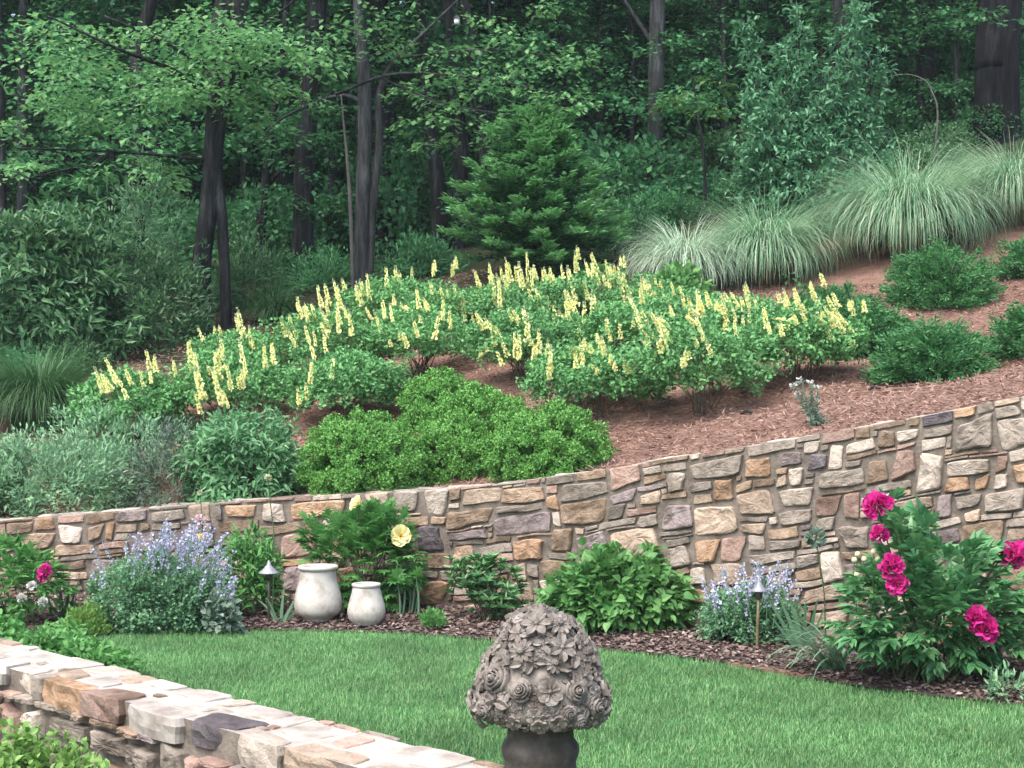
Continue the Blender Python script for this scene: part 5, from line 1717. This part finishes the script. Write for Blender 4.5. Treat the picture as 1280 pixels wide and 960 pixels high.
# tall thin flower stems
def allium(label, pts, head, mt, leafy=False):
    b = np.array(pts[0])
    t = thing('tall_flower', label, 'flower', b, 'single flowers on tall thin stems')
    mb = MB(); tube(mb, spline(np.array(pts), 10), np.linspace(.005, .003, 10), 6)
    mb.build('stem', M['stem'], t)
    c = np.array(pts[-1])
    m2 = MB(); k = 60; d = rdir(k)
    leaves(m2, c + d * head * .35, unit(d + rdir(k) * .3), rdir(k), head * .75, OVAL, 1.2)
    m2.build('flower_head', M[mt], t, loc=c)
allium('round white flower head on the tallest thin stem above the dark path light', [BP(340, 772), P(343, 680, 11.3), P(338, 630, 11.3), P(335, 597, 11.3)], .028, 'bud')
allium('small white flower head on a thin stem just over the wall top', [BP(256, 772), P(254, 680, 11.4), P(252, 640, 11.4), P(250, 616, 11.4)], .022, 'bud')
allium('blush pink tulip like flower above the broad catmint', [BP(246, 772), P(246, 700, 11.4), P(249, 660, 11.4), P(250, 650, 11.4)], .045, 'pink_petal')
allium('orange flower above the broad catmint', [BP(244, 776), P(246, 720, 11.3), P(250, 690, 11.3), P(251, 672, 11.3)], .03, 'gold')
allium('feathery grey seed head against the wall left of the magenta peony', [BP(1032, 806), P(1030, 740, 9.9), P(1024, 700, 9.9), P(1020, 672, 9.9)], .07, 'silver')

# silvery weed on the slope
def silver_weed():
    b = P(1020, 545, 11.05); b[2] = hz(b[0], b[1])
    t = thing('silvery_weed', 'silvery grey weed with small white flowers just behind the wall top', 'plant', b)
    mb = MB(); mf = MB(); ms = MB()
    for (x, y, f) in [(992, 482, 1), (1001, 474, 1), (1012, 478, 1), (1022, 484, 1), (1008, 500, 0), (1018, 512, 0), (1026, 520, 0), (1040, 528, 0), (1050, 534, 0), (1012, 525, 0), (1032, 535, 0), (998, 492, 1)]:
        e = P(x, y, b[1] + rng.uniform(-.1, .1))
        pts = spline([b - [0, 0, .03], b * .4 + e * .6 + [.0, 0, -.02], e], 8)
        tube(ms, pts, .0035, 5)
        k = 36
        i = rng.uniform(.15, .97, k)
        pp = b + (e - b) * i[:, None]
        leaves(mb, pp, unit(rdir(k) + [0, 0, .5]), rdir(k) + [0, 0, .6], rng.uniform(.035, .06, k), LANCE, .8)
        if f:
            d = rdir(16) * [1, 1, .4]
            leaves(mf, e + d * .02, unit(d + [0, 0, .5]), rdir(16), .018, OVAL, 1.2)
    mb.build('foliage', M['silver'], t); mf.build('flowers', M['white_petal'], t); ms.build('stems', M['silver'], t)
silver_weed()

# ---------------------------------------------------------------- conifer in the centre
def conifer():
    D = 18.2
    b = P(672, 342, D); b[2] = hz(b[0], D)
    s = D / FPX
    t = thing('conifer', 'dense cone shaped dark conifer with pale new tips at the centre', 'conifer', b)
    H = EYE - (140 - 480) * s - b[2]
    mt_ = MB(); tube(mt_, [b - [0, 0, .1], b + [0, 0, H * .5], b + [0, 0, H * .97]], [.06, .035, .008], 8)
    mt_.build('trunk', M['bark_dark'], t)
    mb = MB(); mbr = MB()
    nb = 400
    zf = rng.uniform(0.02, 1, nb) ** 1.15
    R_ = 100 * s * (1 - zf) ** .62 * rng.uniform(.35, 1.25, nb) + .06
    az = rng.uniform(0, 6.283, nb)
    for z, r_, a in zip(zf, R_, az):
        st = b + [0, 0, z * H]
        h = np.array([math.cos(a), math.sin(a), 0])
        e = st + h * r_ + [0, 0, r_ * rng.uniform(-.15, .75)]
        pts = spline([st, (st + e) / 2 + [0, 0, -.03], e], 8)
        tube(mbr, pts, np.linspace(.008, .003, 8), 4)
        k = int(50 + 150 * r_)
        f = rng.uniform(.2, 1, k) ** .7
        side = np.array([-h[1], h[0], 0])
        sp = rng.uniform(-1, 1, k) * .2 * (1.15 - f)
        p = np.stack([np.interp(f * 7, np.arange(8), pts[:, i]) for i in range(3)], -1) + side * sp[:, None] + rng.normal(0, .02, (k, 3))
        d = unit(h * .8 + side * np.sign(sp)[:, None] * .6 + rdir(k) * .3 + [0, 0, .15])
        tip = (f > .8)
        leaves(mb, p[~tip], d[~tip], rdir((~tip).sum()) * .5 + [0, 0, .8], rng.uniform(.05, .095, (~tip).sum()), DIAMOND, .6, 0)
        if tip.any(): leaves(mb, p[tip], d[tip] + [0, 0, .2], rdir(tip.sum()) * .5 + [0, 0, .8], rng.uniform(.06, .1, tip.sum()), DIAMOND, .6, 1)
    mb.build('crown', [M['fir'], M['fir_tip']], t)
    mbr.build('branches', M['twig'], t)
conifer()
# ---------------------------------------------------------------- woodland
def sprays(mb, centres, R_, n, leaf, out=None, mi=0, thick=.10, tmpl=DIAMOND, tilt=.25):
    """flat leafy sprays, one around every centre"""
    m = len(centres)
    R_ = np.broadcast_to(np.asarray(R_, float), (m,))
    a = rng.uniform(0, 6.283, (m, n)); q = np.sqrt(rng.uniform(0, 1, (m, n)))
    ax = rng.normal(0, tilt, (m, 2))
    x = np.cos(a) * q * R_[:, None]; y = np.sin(a) * q * R_[:, None]
    z = x * ax[:, :1] + y * ax[:, 1:] + rng.normal(0, thick, (m, n)) * R_[:, None] - .12 * q * q * R_[:, None]
    p = (centres[:, None] + np.stack([x, y, z], -1)).reshape(-1, 3)
    d = np.stack([np.cos(a), np.sin(a), np.full_like(a, -.25)], -1).reshape(-1, 3)
    k = len(p)
    leaves(mb, p, unit(d + rdir(k) * .7), unit(rdir(k) * .45 + [0, 0, 1]), leaf * rng.uniform(.6, 1.25, k), tmpl, rng.uniform(.9, 1.4, k), mi)

def tree_proto(name, label, cat, seed, H, r0, z_low, R_, nl, per, leaf, bark, mt, group, lean=.03, spr=.62):
    global rng
    keep = rng
    rng = np.random.default_rng(seed)
    t = thing(name, label, cat, (0, 0, 0), group)
    ctrlp = [(0, 0, -.3)] + [(rng.normal(0, lean) * h * .5, rng.normal(0, lean) * h * .5, h) for h in np.linspace(H * .2, H, 5)]
    tp = spline(np.array(ctrlp), 24)
    mt_ = MB()
    tube(mt_, tp, np.interp(np.linspace(0, 1, 24), [0, .03, .1, 1], [r0 * 1.5, r0 * 1.15, r0, r0 * .18]), 9)
    cs, rs = [], []
    zs = np.sort(rng.uniform(z_low, H * .98, nl))
    for i, z in enumerate(zs):
        a = i * 2.4 + rng.normal(0, .5)
        f = (z - z_low) / (H - z_low)
        L = R_ * (math.sin(min(1, f * 1.25 + .25) * math.pi * .62) ** .8) * rng.uniform(.65, 1.15) * (1 - .5 * max(0, f - .6))
        st = np.array([np.interp(z, tp[:, 2], tp[:, k]) for k in range(2)] + [z])
        h = np.array([math.cos(a), math.sin(a), 0])
        e = st + h * L + [0, 0, L * rng.uniform(.0, .45)]
        m = (st + e) / 2 + [rng.normal(0, .06) * L, rng.normal(0, .06) * L, .07 * L]
        pts = spline([st, m, e], 9)
        tube(mt_, pts, np.linspace(r0 * .28 * (1 - .5 * f), .008, 9), 5)
        for u in np.linspace(.35, 1.0, max(3, int(L * 2.4))):
            c = np.array([np.interp(u * 8, np.arange(9), pts[:, k]) for k in range(3)])
            s_ = np.array([-h[1], h[0], 0])
            cs.append(c + s_ * rng.normal(0, .28) * L * u + [0, 0, rng.normal(0, .12)])
            rs.append(rng.uniform(.55, 1.2) * spr)
    mt_.build('trunk', M[bark], t)
    mb = MB()
    sprays(mb, np.array(cs), np.array(rs), per, leaf)
    mb.build('crown', M[mt], t)
    rng = keep
    return t

WG = 'trees of the dark woods behind the garden'
WL = 'thin trunked leafy tree standing among others deep in the dark woods'
protos = [
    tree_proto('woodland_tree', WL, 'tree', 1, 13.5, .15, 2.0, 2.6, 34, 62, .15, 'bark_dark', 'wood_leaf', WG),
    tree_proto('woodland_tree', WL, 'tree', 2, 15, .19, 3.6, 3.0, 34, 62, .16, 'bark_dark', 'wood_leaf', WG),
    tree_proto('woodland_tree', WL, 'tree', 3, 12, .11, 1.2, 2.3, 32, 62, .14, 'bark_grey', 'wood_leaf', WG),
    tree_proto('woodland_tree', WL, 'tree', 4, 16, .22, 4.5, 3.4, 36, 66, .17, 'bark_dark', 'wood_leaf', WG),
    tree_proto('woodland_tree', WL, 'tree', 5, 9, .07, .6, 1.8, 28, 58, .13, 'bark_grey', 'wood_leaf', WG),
]
used = [False] * 5
r2 = np.random.default_rng(77)
def plant(k, x, y, label=None, sc=1.0, rot=None):
    o = protos[k] if not used[k] else copy_tree(protos[k])
    used[k] = True
    o.location = (x, y, hz(x, y) - .05)
    o.rotation_euler = (0, 0, r2.uniform(0, 6.283) if rot is None else rot)
    o.scale = (sc, sc, sc)
    return o
cells = []
for D in np.arange(26, 56, 3.4):
    half = D * .40 + 2
    step = 2.9 + (D - 26) * .02
    for x in np.arange(-half, half + .1, step):
        cells.append((x + r2.normal(0, .7), D + r2.normal(0, .8)))
for x, D in cells:
    k = int(r2.choice([0, 1, 2, 3, 4], p=[.25, .2, .25, .12, .18]))
    plant(k, x, D, sc=r2.uniform(.85, 1.2))

for px in np.arange(-60, 1340, 62):                        # young growth along the wood's near side
    D_ = 24.2 + r2.uniform(0, 2.4)
    plant(4, (px + r2.normal(0, 16) - 640) / FPX * D_, D_, sc=r2.uniform(.55, .85))

# understory bushes in the wood
def bush_proto(seed, mt, size=.1):
    global rng
    keep = rng; rng = np.random.default_rng(seed)
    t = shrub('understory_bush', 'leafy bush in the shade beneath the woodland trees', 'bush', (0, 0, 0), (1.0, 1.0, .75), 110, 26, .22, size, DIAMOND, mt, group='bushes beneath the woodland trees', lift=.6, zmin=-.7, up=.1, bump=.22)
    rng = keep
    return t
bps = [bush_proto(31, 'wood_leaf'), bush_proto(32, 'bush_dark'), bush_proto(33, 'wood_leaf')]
bu = [False] * 3
def put_bush(px, D, sc, k=None):
    k = int(r2.integers(3)) if k is None else k
    o = bps[k] if not bu[k] else copy_tree(bps[k])
    bu[k] = True
    x = (px - 640) / FPX * D
    o.location = (x, D, hz(x, D) - .05)
    o.rotation_euler = (0, 0, r2.uniform(0, 6.283))
    o.scale = (sc * r2.uniform(.9, 1.2), sc * r2.uniform(.9, 1.2), sc * r2.uniform(.8, 1.3))
for px in np.arange(-120, 1420, 88):
    put_bush(px + r2.normal(0, 22), 24.5 + r2.normal(0, .7), r2.uniform(.65, 1.15))
for px in np.arange(-120, 1420, 80):
    put_bush(px + r2.normal(0, 22), 28.5 + r2.normal(0, .9), r2.uniform(.8, 1.5))

for px in np.arange(735, 1340, 42):
    D_ = 20.6 + r2.uniform(0, 1.6) + (1.2 if px > 1180 else 0)
    put_bush(px + r2.normal(0, 10), D_, r2.uniform(.34, .52))
for px in np.arange(-60, 130, 50):
    put_bush(px, 16.0 + r2.uniform(0, .6), r2.uniform(.25, .4))

# trees of the wood's edge, each with its own trunk
def edge_tree(name, label, D, trunks, limbs=(), spr=(), bark='bark_dark', mt='wood_leaf', leaf=.10, n=62, top_extra=True, cat='tree', H=11):
    x0, y0, w0 = trunks[0][0]
    b = P(x0, y0, D); b[2] = hz(b[0], D)
    t = thing(name, label, cat, b)
    s = D / FPX
    mk = MB()
    tops = []
    for tr in trunks:
        pts = [P(x, y, D) for x, y, w in tr]
        wd = [w / 2 * s for x, y, w in tr]
        if tr is trunks[0] or (tr[0][1] > y0 - 70 and tr[0][1] > 200): pts[0][2] = min(pts[0][2], hz(pts[0][0], D)) - .15
        top = pts[-1] + (pts[-1] - pts[-2]) / max(.2, (pts[-1] - pts[-2])[2]) * max(.5, H + b[2] - pts[-1][2])
        pts.append(top); wd.append(wd[-1] * .45)
        k = len(pts) * 6
        pp = spline(np.array(pts), k)
        rr_ = np.interp(np.linspace(0, 1, k), np.linspace(0, 1, len(wd)), wd)
        rr_[0] *= 1.25
        tube(mk, pp, rr_, 10)
        tops.append(pp)
    for lb in limbs:
        pts = [P(x, y, D + dd) for x, y, w, dd in lb]
        k = len(pts) * 5
        tube(mk, spline(np.array(pts), k), np.interp(np.linspace(0, 1, k), np.linspace(0, 1, len(pts)), [w / 2 * s for x, y, w, dd in lb]), 7)
    cs, rs = [], []
    for x, y, hw, dd in spr:
        cs.append(P(x, y, D + dd)); rs.append(hw * s)
    if top_extra:                                          # canopy above the frame
        for pp in tops:
            for _ in range(26):
                z = rng.uniform(max(pp[-1][2] - 5, 5.0 if pp[-1][2] > 8 else 3), pp[-1][2] + .6)
                i = np.argmin(abs(pp[:, 2] - z))
                a = rng.uniform(0, 6.283); L = rng.uniform(.4, 2.6)
                e = pp[i] + [math.cos(a) * L, math.sin(a) * L, L * .25]
                tube(mk, spline([pp[i], (pp[i] + e) / 2 + [0, 0, .1], e], 6), np.linspace(.03, .008, 6), 5)
                cs.append(e); rs.append(rng.uniform(.6, 1.1))
    mk.build('trunk', M[bark], t)
    if cs:
        mb = MB()
        sprays(mb, np.array(cs), np.array(rs), n, leaf)
        mb.build('crown', M[mt], t)
    return t

def scatter(x0, x1, y0, y1, n, hw=(30, 60), dd=(-1.2, .6)):
    return [(rng.uniform(x0, x1), rng.uniform(y0, y1), rng.uniform(*hw), rng.uniform(*dd)) for _ in range(n)]

edge_tree('twin_trunk_tree', 'twin trunked dark tree with bright leaf layers in the upper left', 18.6,
          [[(250, 412, 26), (252, 330, 24), (262, 250, 23), (268, 150, 22), (272, 60, 22), (282, 0, 26)], [(284, 365, 14), (278, 280, 14), (270, 200, 16), (290, 60, 20), (300, 0, 22)]],
          [[(266, 135, 9, 0), (220, 90, 6, -.6), (150, 62, 4, -1.2), (60, 20, 2, -1.6)], [(270, 120, 8, 0), (320, 85, 5, -.5), (380, 60, 3, -1)], [(262, 200, 5, 0), (150, 190, 3, -.6), (20, 185, 2, -1)], [(270, 90, 8, 0), (200, 50, 5, -.5), (130, 20, 3, -.8)]],
          scatter(40, 330, 15, 150, 44, (28, 56)) + scatter(140, 420, 30, 130, 26, (26, 46), (-1.6, -.3)) + scatter(0, 260, 120, 240, 14, (24, 44)), mt='wood_leaf_light', leaf=.085, n=64)
edge_tree('pale_trunk_tree', 'pale grey double trunked tree whose leaf layers reach over the dark conifer', 20.0,
          [[(452, 366, 21), (453, 280, 20), (456, 180, 19), (456, 110, 17), (450, 40, 15), (448, 0, 14)], [(461, 345, 10), (466, 260, 10), (474, 180, 10), (474, 120, 9), (490, 80, 6), (520, 50, 5), (562, 10, 3)]],
          [[(420, 118, 4, 0), (480, 95, 4, -.4), (540, 92, 3, -.8), (640, 105, 2, -1.4), (730, 130, 1.2, -2)], [(500, 72, 3, -.1), (600, 62, 2, -1.2), (700, 70, 1.2, -1.8)], [(470, 95, 3, -.2), (560, 130, 2, -1), (680, 150, 1.2, -1.6)], [(456, 128, 7, 0), (420, 120, 5, .3), (350, 150, 3, .6), (320, 185, 1.5, .9)]],
          [(560, 130, 40, -1), (610, 112, 42, -1.2), (650, 78, 46, -1.4), (690, 100, 42, -1.7), (590, 165, 44, -1), (640, 150, 44, -1.4), (700, 118, 36, -1.8), (545, 88, 36, -.8), (520, 152, 36, -.7), (680, 62, 36, -1.6), (722, 74, 22, -1.9),
           (600, 92, 40, -1.1), (570, 62, 36, -1), (640, 45, 36, -1.3), (610, 25, 34, -1.2), (545, 112, 34, -.8), (725, 132, 22, -2), (660, 120, 40, -1.5), (630, 95, 30, -1.6), (540, 178, 26, -.8), (480, 60, 36, -.6), (510, 30, 40, -.7), (440, 40, 40, -.5), (460, 20, 40, -.6), (625, 165, 32, -1.3), (555, 150, 28, -1), (680, 8, 20, -1.2),
           (500, 110, 22, -.5), (410, 80, 32, -.3), (400, 130, 30, .2)], bark='bark_grey', mt='wood_leaf_light', leaf=.085, n=64)
edge_tree('dark_straight_tree', 'straight dark trunk between the twin trunked tree and the pale grey trunks', 22.0, [[(377, 372, 30), (379, 280, 27), (382, 180, 25), (392, 60, 24), (398, 0, 24)]], [[(385, 190, 12, 0), (350, 215, 7, .5), (330, 240, 4, .8)]], scatter(320, 450, 40, 200, 12) + scatter(330, 430, 200, 270, 4, (20, 36)))
edge_tree('slim_dark_tree', 'slim dark trunk rising just left of the conifer, leaning left', 23.0, [[(612, 300, 18), (608, 210, 17), (600, 150, 15), (592, 90, 14), (584, 20, 13), (580, 0, 12)]], (), scatter(540, 680, 30, 140, 10))
edge_tree('forked_dark_tree', 'dark uneven trunk immediately left of the conifer', 23.6, [[(571, 340, 20), (573, 260, 19), (576, 180, 20), (566, 90, 16), (560, 0, 14)], [(550, 280, 20), (548, 240, 22), (540, 180, 18), (535, 120, 14)]], (), scatter(500, 640, 30, 200, 12))
edge_tree('grey_straight_tree', 'straight grey trunk right of the conifer', 24.0, [[(816, 268, 20), (818, 200, 20), (820, 100, 20), (822, 0, 20)]], [[(820, 60, 7, 0), (790, 15, 5, .3), (770, -20, 3, .5)]], scatter(760, 900, 10, 160, 14) + scatter(790, 900, 120, 150, 5, (24, 40), (-1.5, -.5)), bark='bark_grey')
edge_tree('huge_dark_tree', 'huge dark trunk at the upper right edge', 22.5, [[(1247, 172, 60), (1246, 120, 55), (1247, 60, 53), (1250, 0, 54)]], (), scatter(1130, 1300, -20, 40, 4), bark='bark_black', H=13)
edge_tree('hidden_trunk_tree', 'mid grey trunk rising behind the tall upright shrub at the right', 23.8, [[(1046, 220, 24), (1047, 130, 22), (1050, 60, 24), (1052, 0, 26)]], (), scatter(950, 1150, -20, 60, 12))
edge_tree('left_edge_tree', 'dark trunk on the left edge of the picture', 21.0, [[(2, 400, 15), (1, 290, 14), (0, 160, 14), (-4, 0, 14)]], [[(0, 230, 3, 0), (70, 215, 2, -.4), (130, 200, 1, -.8)]], scatter(-60, 120, 20, 240, 18))
edge_tree('leafy_dark_tree', 'dark trunk half hidden by leaves left of the twin trunked tree', 21.6, [[(168, 330, 22), (172, 230, 20), (174, 140, 19), (172, 60, 18), (190, 0, 16)], [(150, 230, 7), (140, 190, 6), (152, 180, 5)]], [[(176, 190, 9, 0), (205, 170, 6, .1), (215, 120, 4, .2)]], scatter(70, 290, 60, 300, 30))
edge_tree('dim_slim_tree', 'dim slim trunk just right of the twin trunked tree', 22.6, [[(322, 360, 14), (326, 280, 13), (333, 220, 11), (345, 120, 9)]], (), scatter(290, 400, 130, 240, 8))
edge_tree('dim_slim_tree', 'dim slim trunk in the gap between the upright shrub and the huge trunk', 26.0, [[(1156, 160, 12), (1157, 90, 11), (1160, 0, 10)]], (), scatter(1100, 1220, -10, 60, 6))
edge_tree('dim_slim_tree', 'dim slim trunk left of the tall upright shrub', 25.5, [[(892, 240, 13), (896, 120, 12), (894, 0, 11)]], (), scatter(830, 960, 0, 120, 8))
edge_tree('dead_sapling', 'thin bare pale stem just left of the pale grey trunks', 19.6, [[(442, 330, 5), (438, 260, 5), (434, 200, 4), (431, 168, 3)]], (), (), bark='bark_pale', top_extra=False, H=.1, cat='dead stem')
edge_tree('young_maple', 'young tree with yellow-green leaf layers behind the left maiden grass', 22.0, [[(882, 260, 5), (880, 200, 4), (872, 140, 3)]], (), [(868, 128, 36, -.3), (890, 138, 28, -.2), (838, 122, 22, 0), (900, 105, 24, .2)], mt='wood_leaf_yellow', n=34, leaf=.11, top_extra=False, H=.1)

# upright shrub of the right
def upright_shrub(label, D, base, plumes, mt, leaf, fill):
    b = P(*base, D); b[2] = hz(b[0], D)
    t = thing('upright_shrub', label, 'shrub', b)
    mb = MB(); ms = MB()
    for x, top, hw, n in plumes:
        e = P(x, top, D + rng.uniform(-.3, .3))
        pts = spline([b + [rng.normal(0, .1), rng.normal(0, .1), -.05], b * [.45, .45, .6] + e * [.55, .55, .4], e], 12)
        tube(ms, pts, np.linspace(.02, .006, 12), 5)
        n = int(n * .78)
        f = rng.uniform(.25, 1, n)
        c = np.stack([np.interp(f * 11, np.arange(12), pts[:, i]) for i in range(3)], -1)
        r_ = hw * D / FPX * (1.15 - f * .75)
        cc = c + rdir(n) * r_[:, None]
        k = 9
        p = np.repeat(cc, k, 0) + rng.normal(0, .035, (n * k, 3))
        d = np.repeat(unit(cc - c + [0, 0, .05]), k, 0)
        leaves(mb, p, unit(d * .5 + rdir(n * k) * .6 - [0, 0, .1]), unit(rdir(n * k) * .5 + [0, 0, .7]), leaf * rng.uniform(.6, 1.2, n * k), LANCE, 1.2)
    mb.build('foliage', M[mt], t); ms.build('stems', M['bark_dark'], t)
upright_shrub('tall upright shrub with grey green plumes right of the grey straight trunk', 19.5, (1000, 268), [(930, 25, 24, 110), (945, 100, 44, 150), (998, 15, 24, 130), (985, 60, 40, 170), (1075, 10, 30, 130), (1060, 50, 46, 220), (1100, 75, 36, 150), (1030, 90, 56, 260), (960, 150, 60, 240), (915, 190, 40, 130), (1070, 140, 60, 220), (1000, 150, 70, 300), (1115, 160, 30, 60)], 'plume', .10, 0)

# big bushes at the left of the wood's edge
lb = dict(tmpl=LANCE, group='bushes along the left edge of the wood', zmin=-.6, bump=.25)
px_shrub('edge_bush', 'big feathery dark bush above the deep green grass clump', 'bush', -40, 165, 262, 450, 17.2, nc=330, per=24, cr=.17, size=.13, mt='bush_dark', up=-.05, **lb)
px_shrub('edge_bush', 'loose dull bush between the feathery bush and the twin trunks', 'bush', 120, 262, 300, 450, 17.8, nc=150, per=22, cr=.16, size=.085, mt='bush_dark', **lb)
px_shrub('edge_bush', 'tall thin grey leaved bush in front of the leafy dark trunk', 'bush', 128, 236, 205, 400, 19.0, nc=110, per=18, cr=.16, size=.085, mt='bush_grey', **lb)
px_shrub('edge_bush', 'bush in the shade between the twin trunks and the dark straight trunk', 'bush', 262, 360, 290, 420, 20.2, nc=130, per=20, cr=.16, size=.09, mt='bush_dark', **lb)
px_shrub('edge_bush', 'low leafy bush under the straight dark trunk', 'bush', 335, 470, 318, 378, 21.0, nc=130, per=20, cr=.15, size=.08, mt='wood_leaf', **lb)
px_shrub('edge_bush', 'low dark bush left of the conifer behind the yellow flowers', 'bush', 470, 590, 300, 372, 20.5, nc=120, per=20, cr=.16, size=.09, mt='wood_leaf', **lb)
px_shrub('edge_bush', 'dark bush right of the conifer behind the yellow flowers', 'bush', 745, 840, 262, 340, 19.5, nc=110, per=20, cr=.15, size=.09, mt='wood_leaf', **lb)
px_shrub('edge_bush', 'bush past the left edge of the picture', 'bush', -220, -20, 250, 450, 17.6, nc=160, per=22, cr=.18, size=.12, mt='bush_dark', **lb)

# small white hanging thing on a branch
def feeder():
    c = P(571, 25, 18.9)
    t = thing('bird_feeder', 'small white ornament hanging from a branch high over the conifer', 'bird feeder', c)
    mb = MB()
    lathe(mb, [(0, -.05), (.032, -.048), (.034, .02), (0, .022)], 12, c)
    mb.build('body', M['white_paint'], t)
    mb = MB()
    lathe(mb, [(.05, .016), (.046, .024), (.006, .06), (0, .062)], 12, c)
    tube(mb, [c + [0, 0, .05], c + [0, 0, .25]], .003, 5)
    tube(mb, [c + [-.05, 0, -.045], c + [.05, 0, -.045]], .004, 5)
    mb.build('cap', M['bark_grey'], t)
feeder()

# bare arching twig by the huge trunk, fallen sticks on the mulch
def sticks():
    D = 19.6
    b = P(1160, 172, D); b[2] = hz(b[0], D)
    t = thing('bare_branch', 'bare arching branch between the upright shrub and the huge trunk', 'branch', b)
    mb = MB()
    tube(mb, spline(np.array([b - [0, 0, .1], P(1172, 150, D), P(1165, 115, D), P(1155, 100, D), P(1135, 93, D), P(1115, 95, D)]), 24), np.linspace(.014, .006, 24), 6)
    mb.build('twig', M['bark_pale'], t)
    for x0, y0, x1, y1, DD, lab in [(926, 503, 940, 512, 12.2, 'short dark stick lying on the open mulch'), (1086, 487, 1100, 473, 12.2, 'short forked stick lying beside the lone juniper')]:
        a, e = HP(x0, DD), HP(x1, DD - .1)
        tt = thing('fallen_stick', lab, 'stick', a, 'sticks lying on the mulch')
        mb = MB()
        tube(mb, [a + [0, 0, .03], (a + e) / 2 + [0, 0, .05], e + [0, 0, .035]], [.012, .014, .008], 6)
        mb.build('twig', M['bark_dark'], tt)
sticks()

# wall of far leaves closing the wood
def far_woods():
    mb = MB()
    n = 60000
    x = rng.uniform(-42, 42, n); y = rng.uniform(58, 76, n)
    z = hill_z(x, y) + rng.uniform(0, 1, n) ** .8 * 15
    p = np.stack([x, y, z], -1)
    leaves(mb, p, unit(rdir(n) + [0, -.1, -.1]), unit(rdir(n) * .5 + [0, -.3, 1]), rng.uniform(.35, .75, n), OVAL, 1.3)
    o = mb.build('far_woods', M['wood_leaf'], kind='stuff')
    o['label'] = 'far off mass of leaves closing the dark woods'
    o['category'] = 'woods'
far_woods()

# ---------------------------------------------------------------- the air of a dull damp day
def haze():
    m, t, o = mat('haze')
    v = N(t, 'ShaderNodeVolumePrincipled')
    v.inputs['Color'].default_value = (.8, .95, 1.0, 1)
    v.inputs['Density'].default_value = HAZE
    v.inputs['Anisotropy'].default_value = .2
    t.links.new(v.outputs[0], o.inputs['Volume'])
    x, y0, y1, z0, z1 = 75, -18, 126, -1.1, 62
    mb = MB()
    V = [(-x, y0, z0), (x, y0, z0), (x, y1, z0), (-x, y1, z0), (-x, y0, z1), (x, y0, z1), (x, y1, z1), (-x, y1, z1)]
    mb.add(V, [(3, 2, 1, 0), (4, 5, 6, 7), (0, 1, 5, 4), (1, 2, 6, 5), (2, 3, 7, 6), (3, 0, 4, 7)])
    mb.build('haze', m, kind='stuff')
HAZE = .0006
if HAZE: haze()
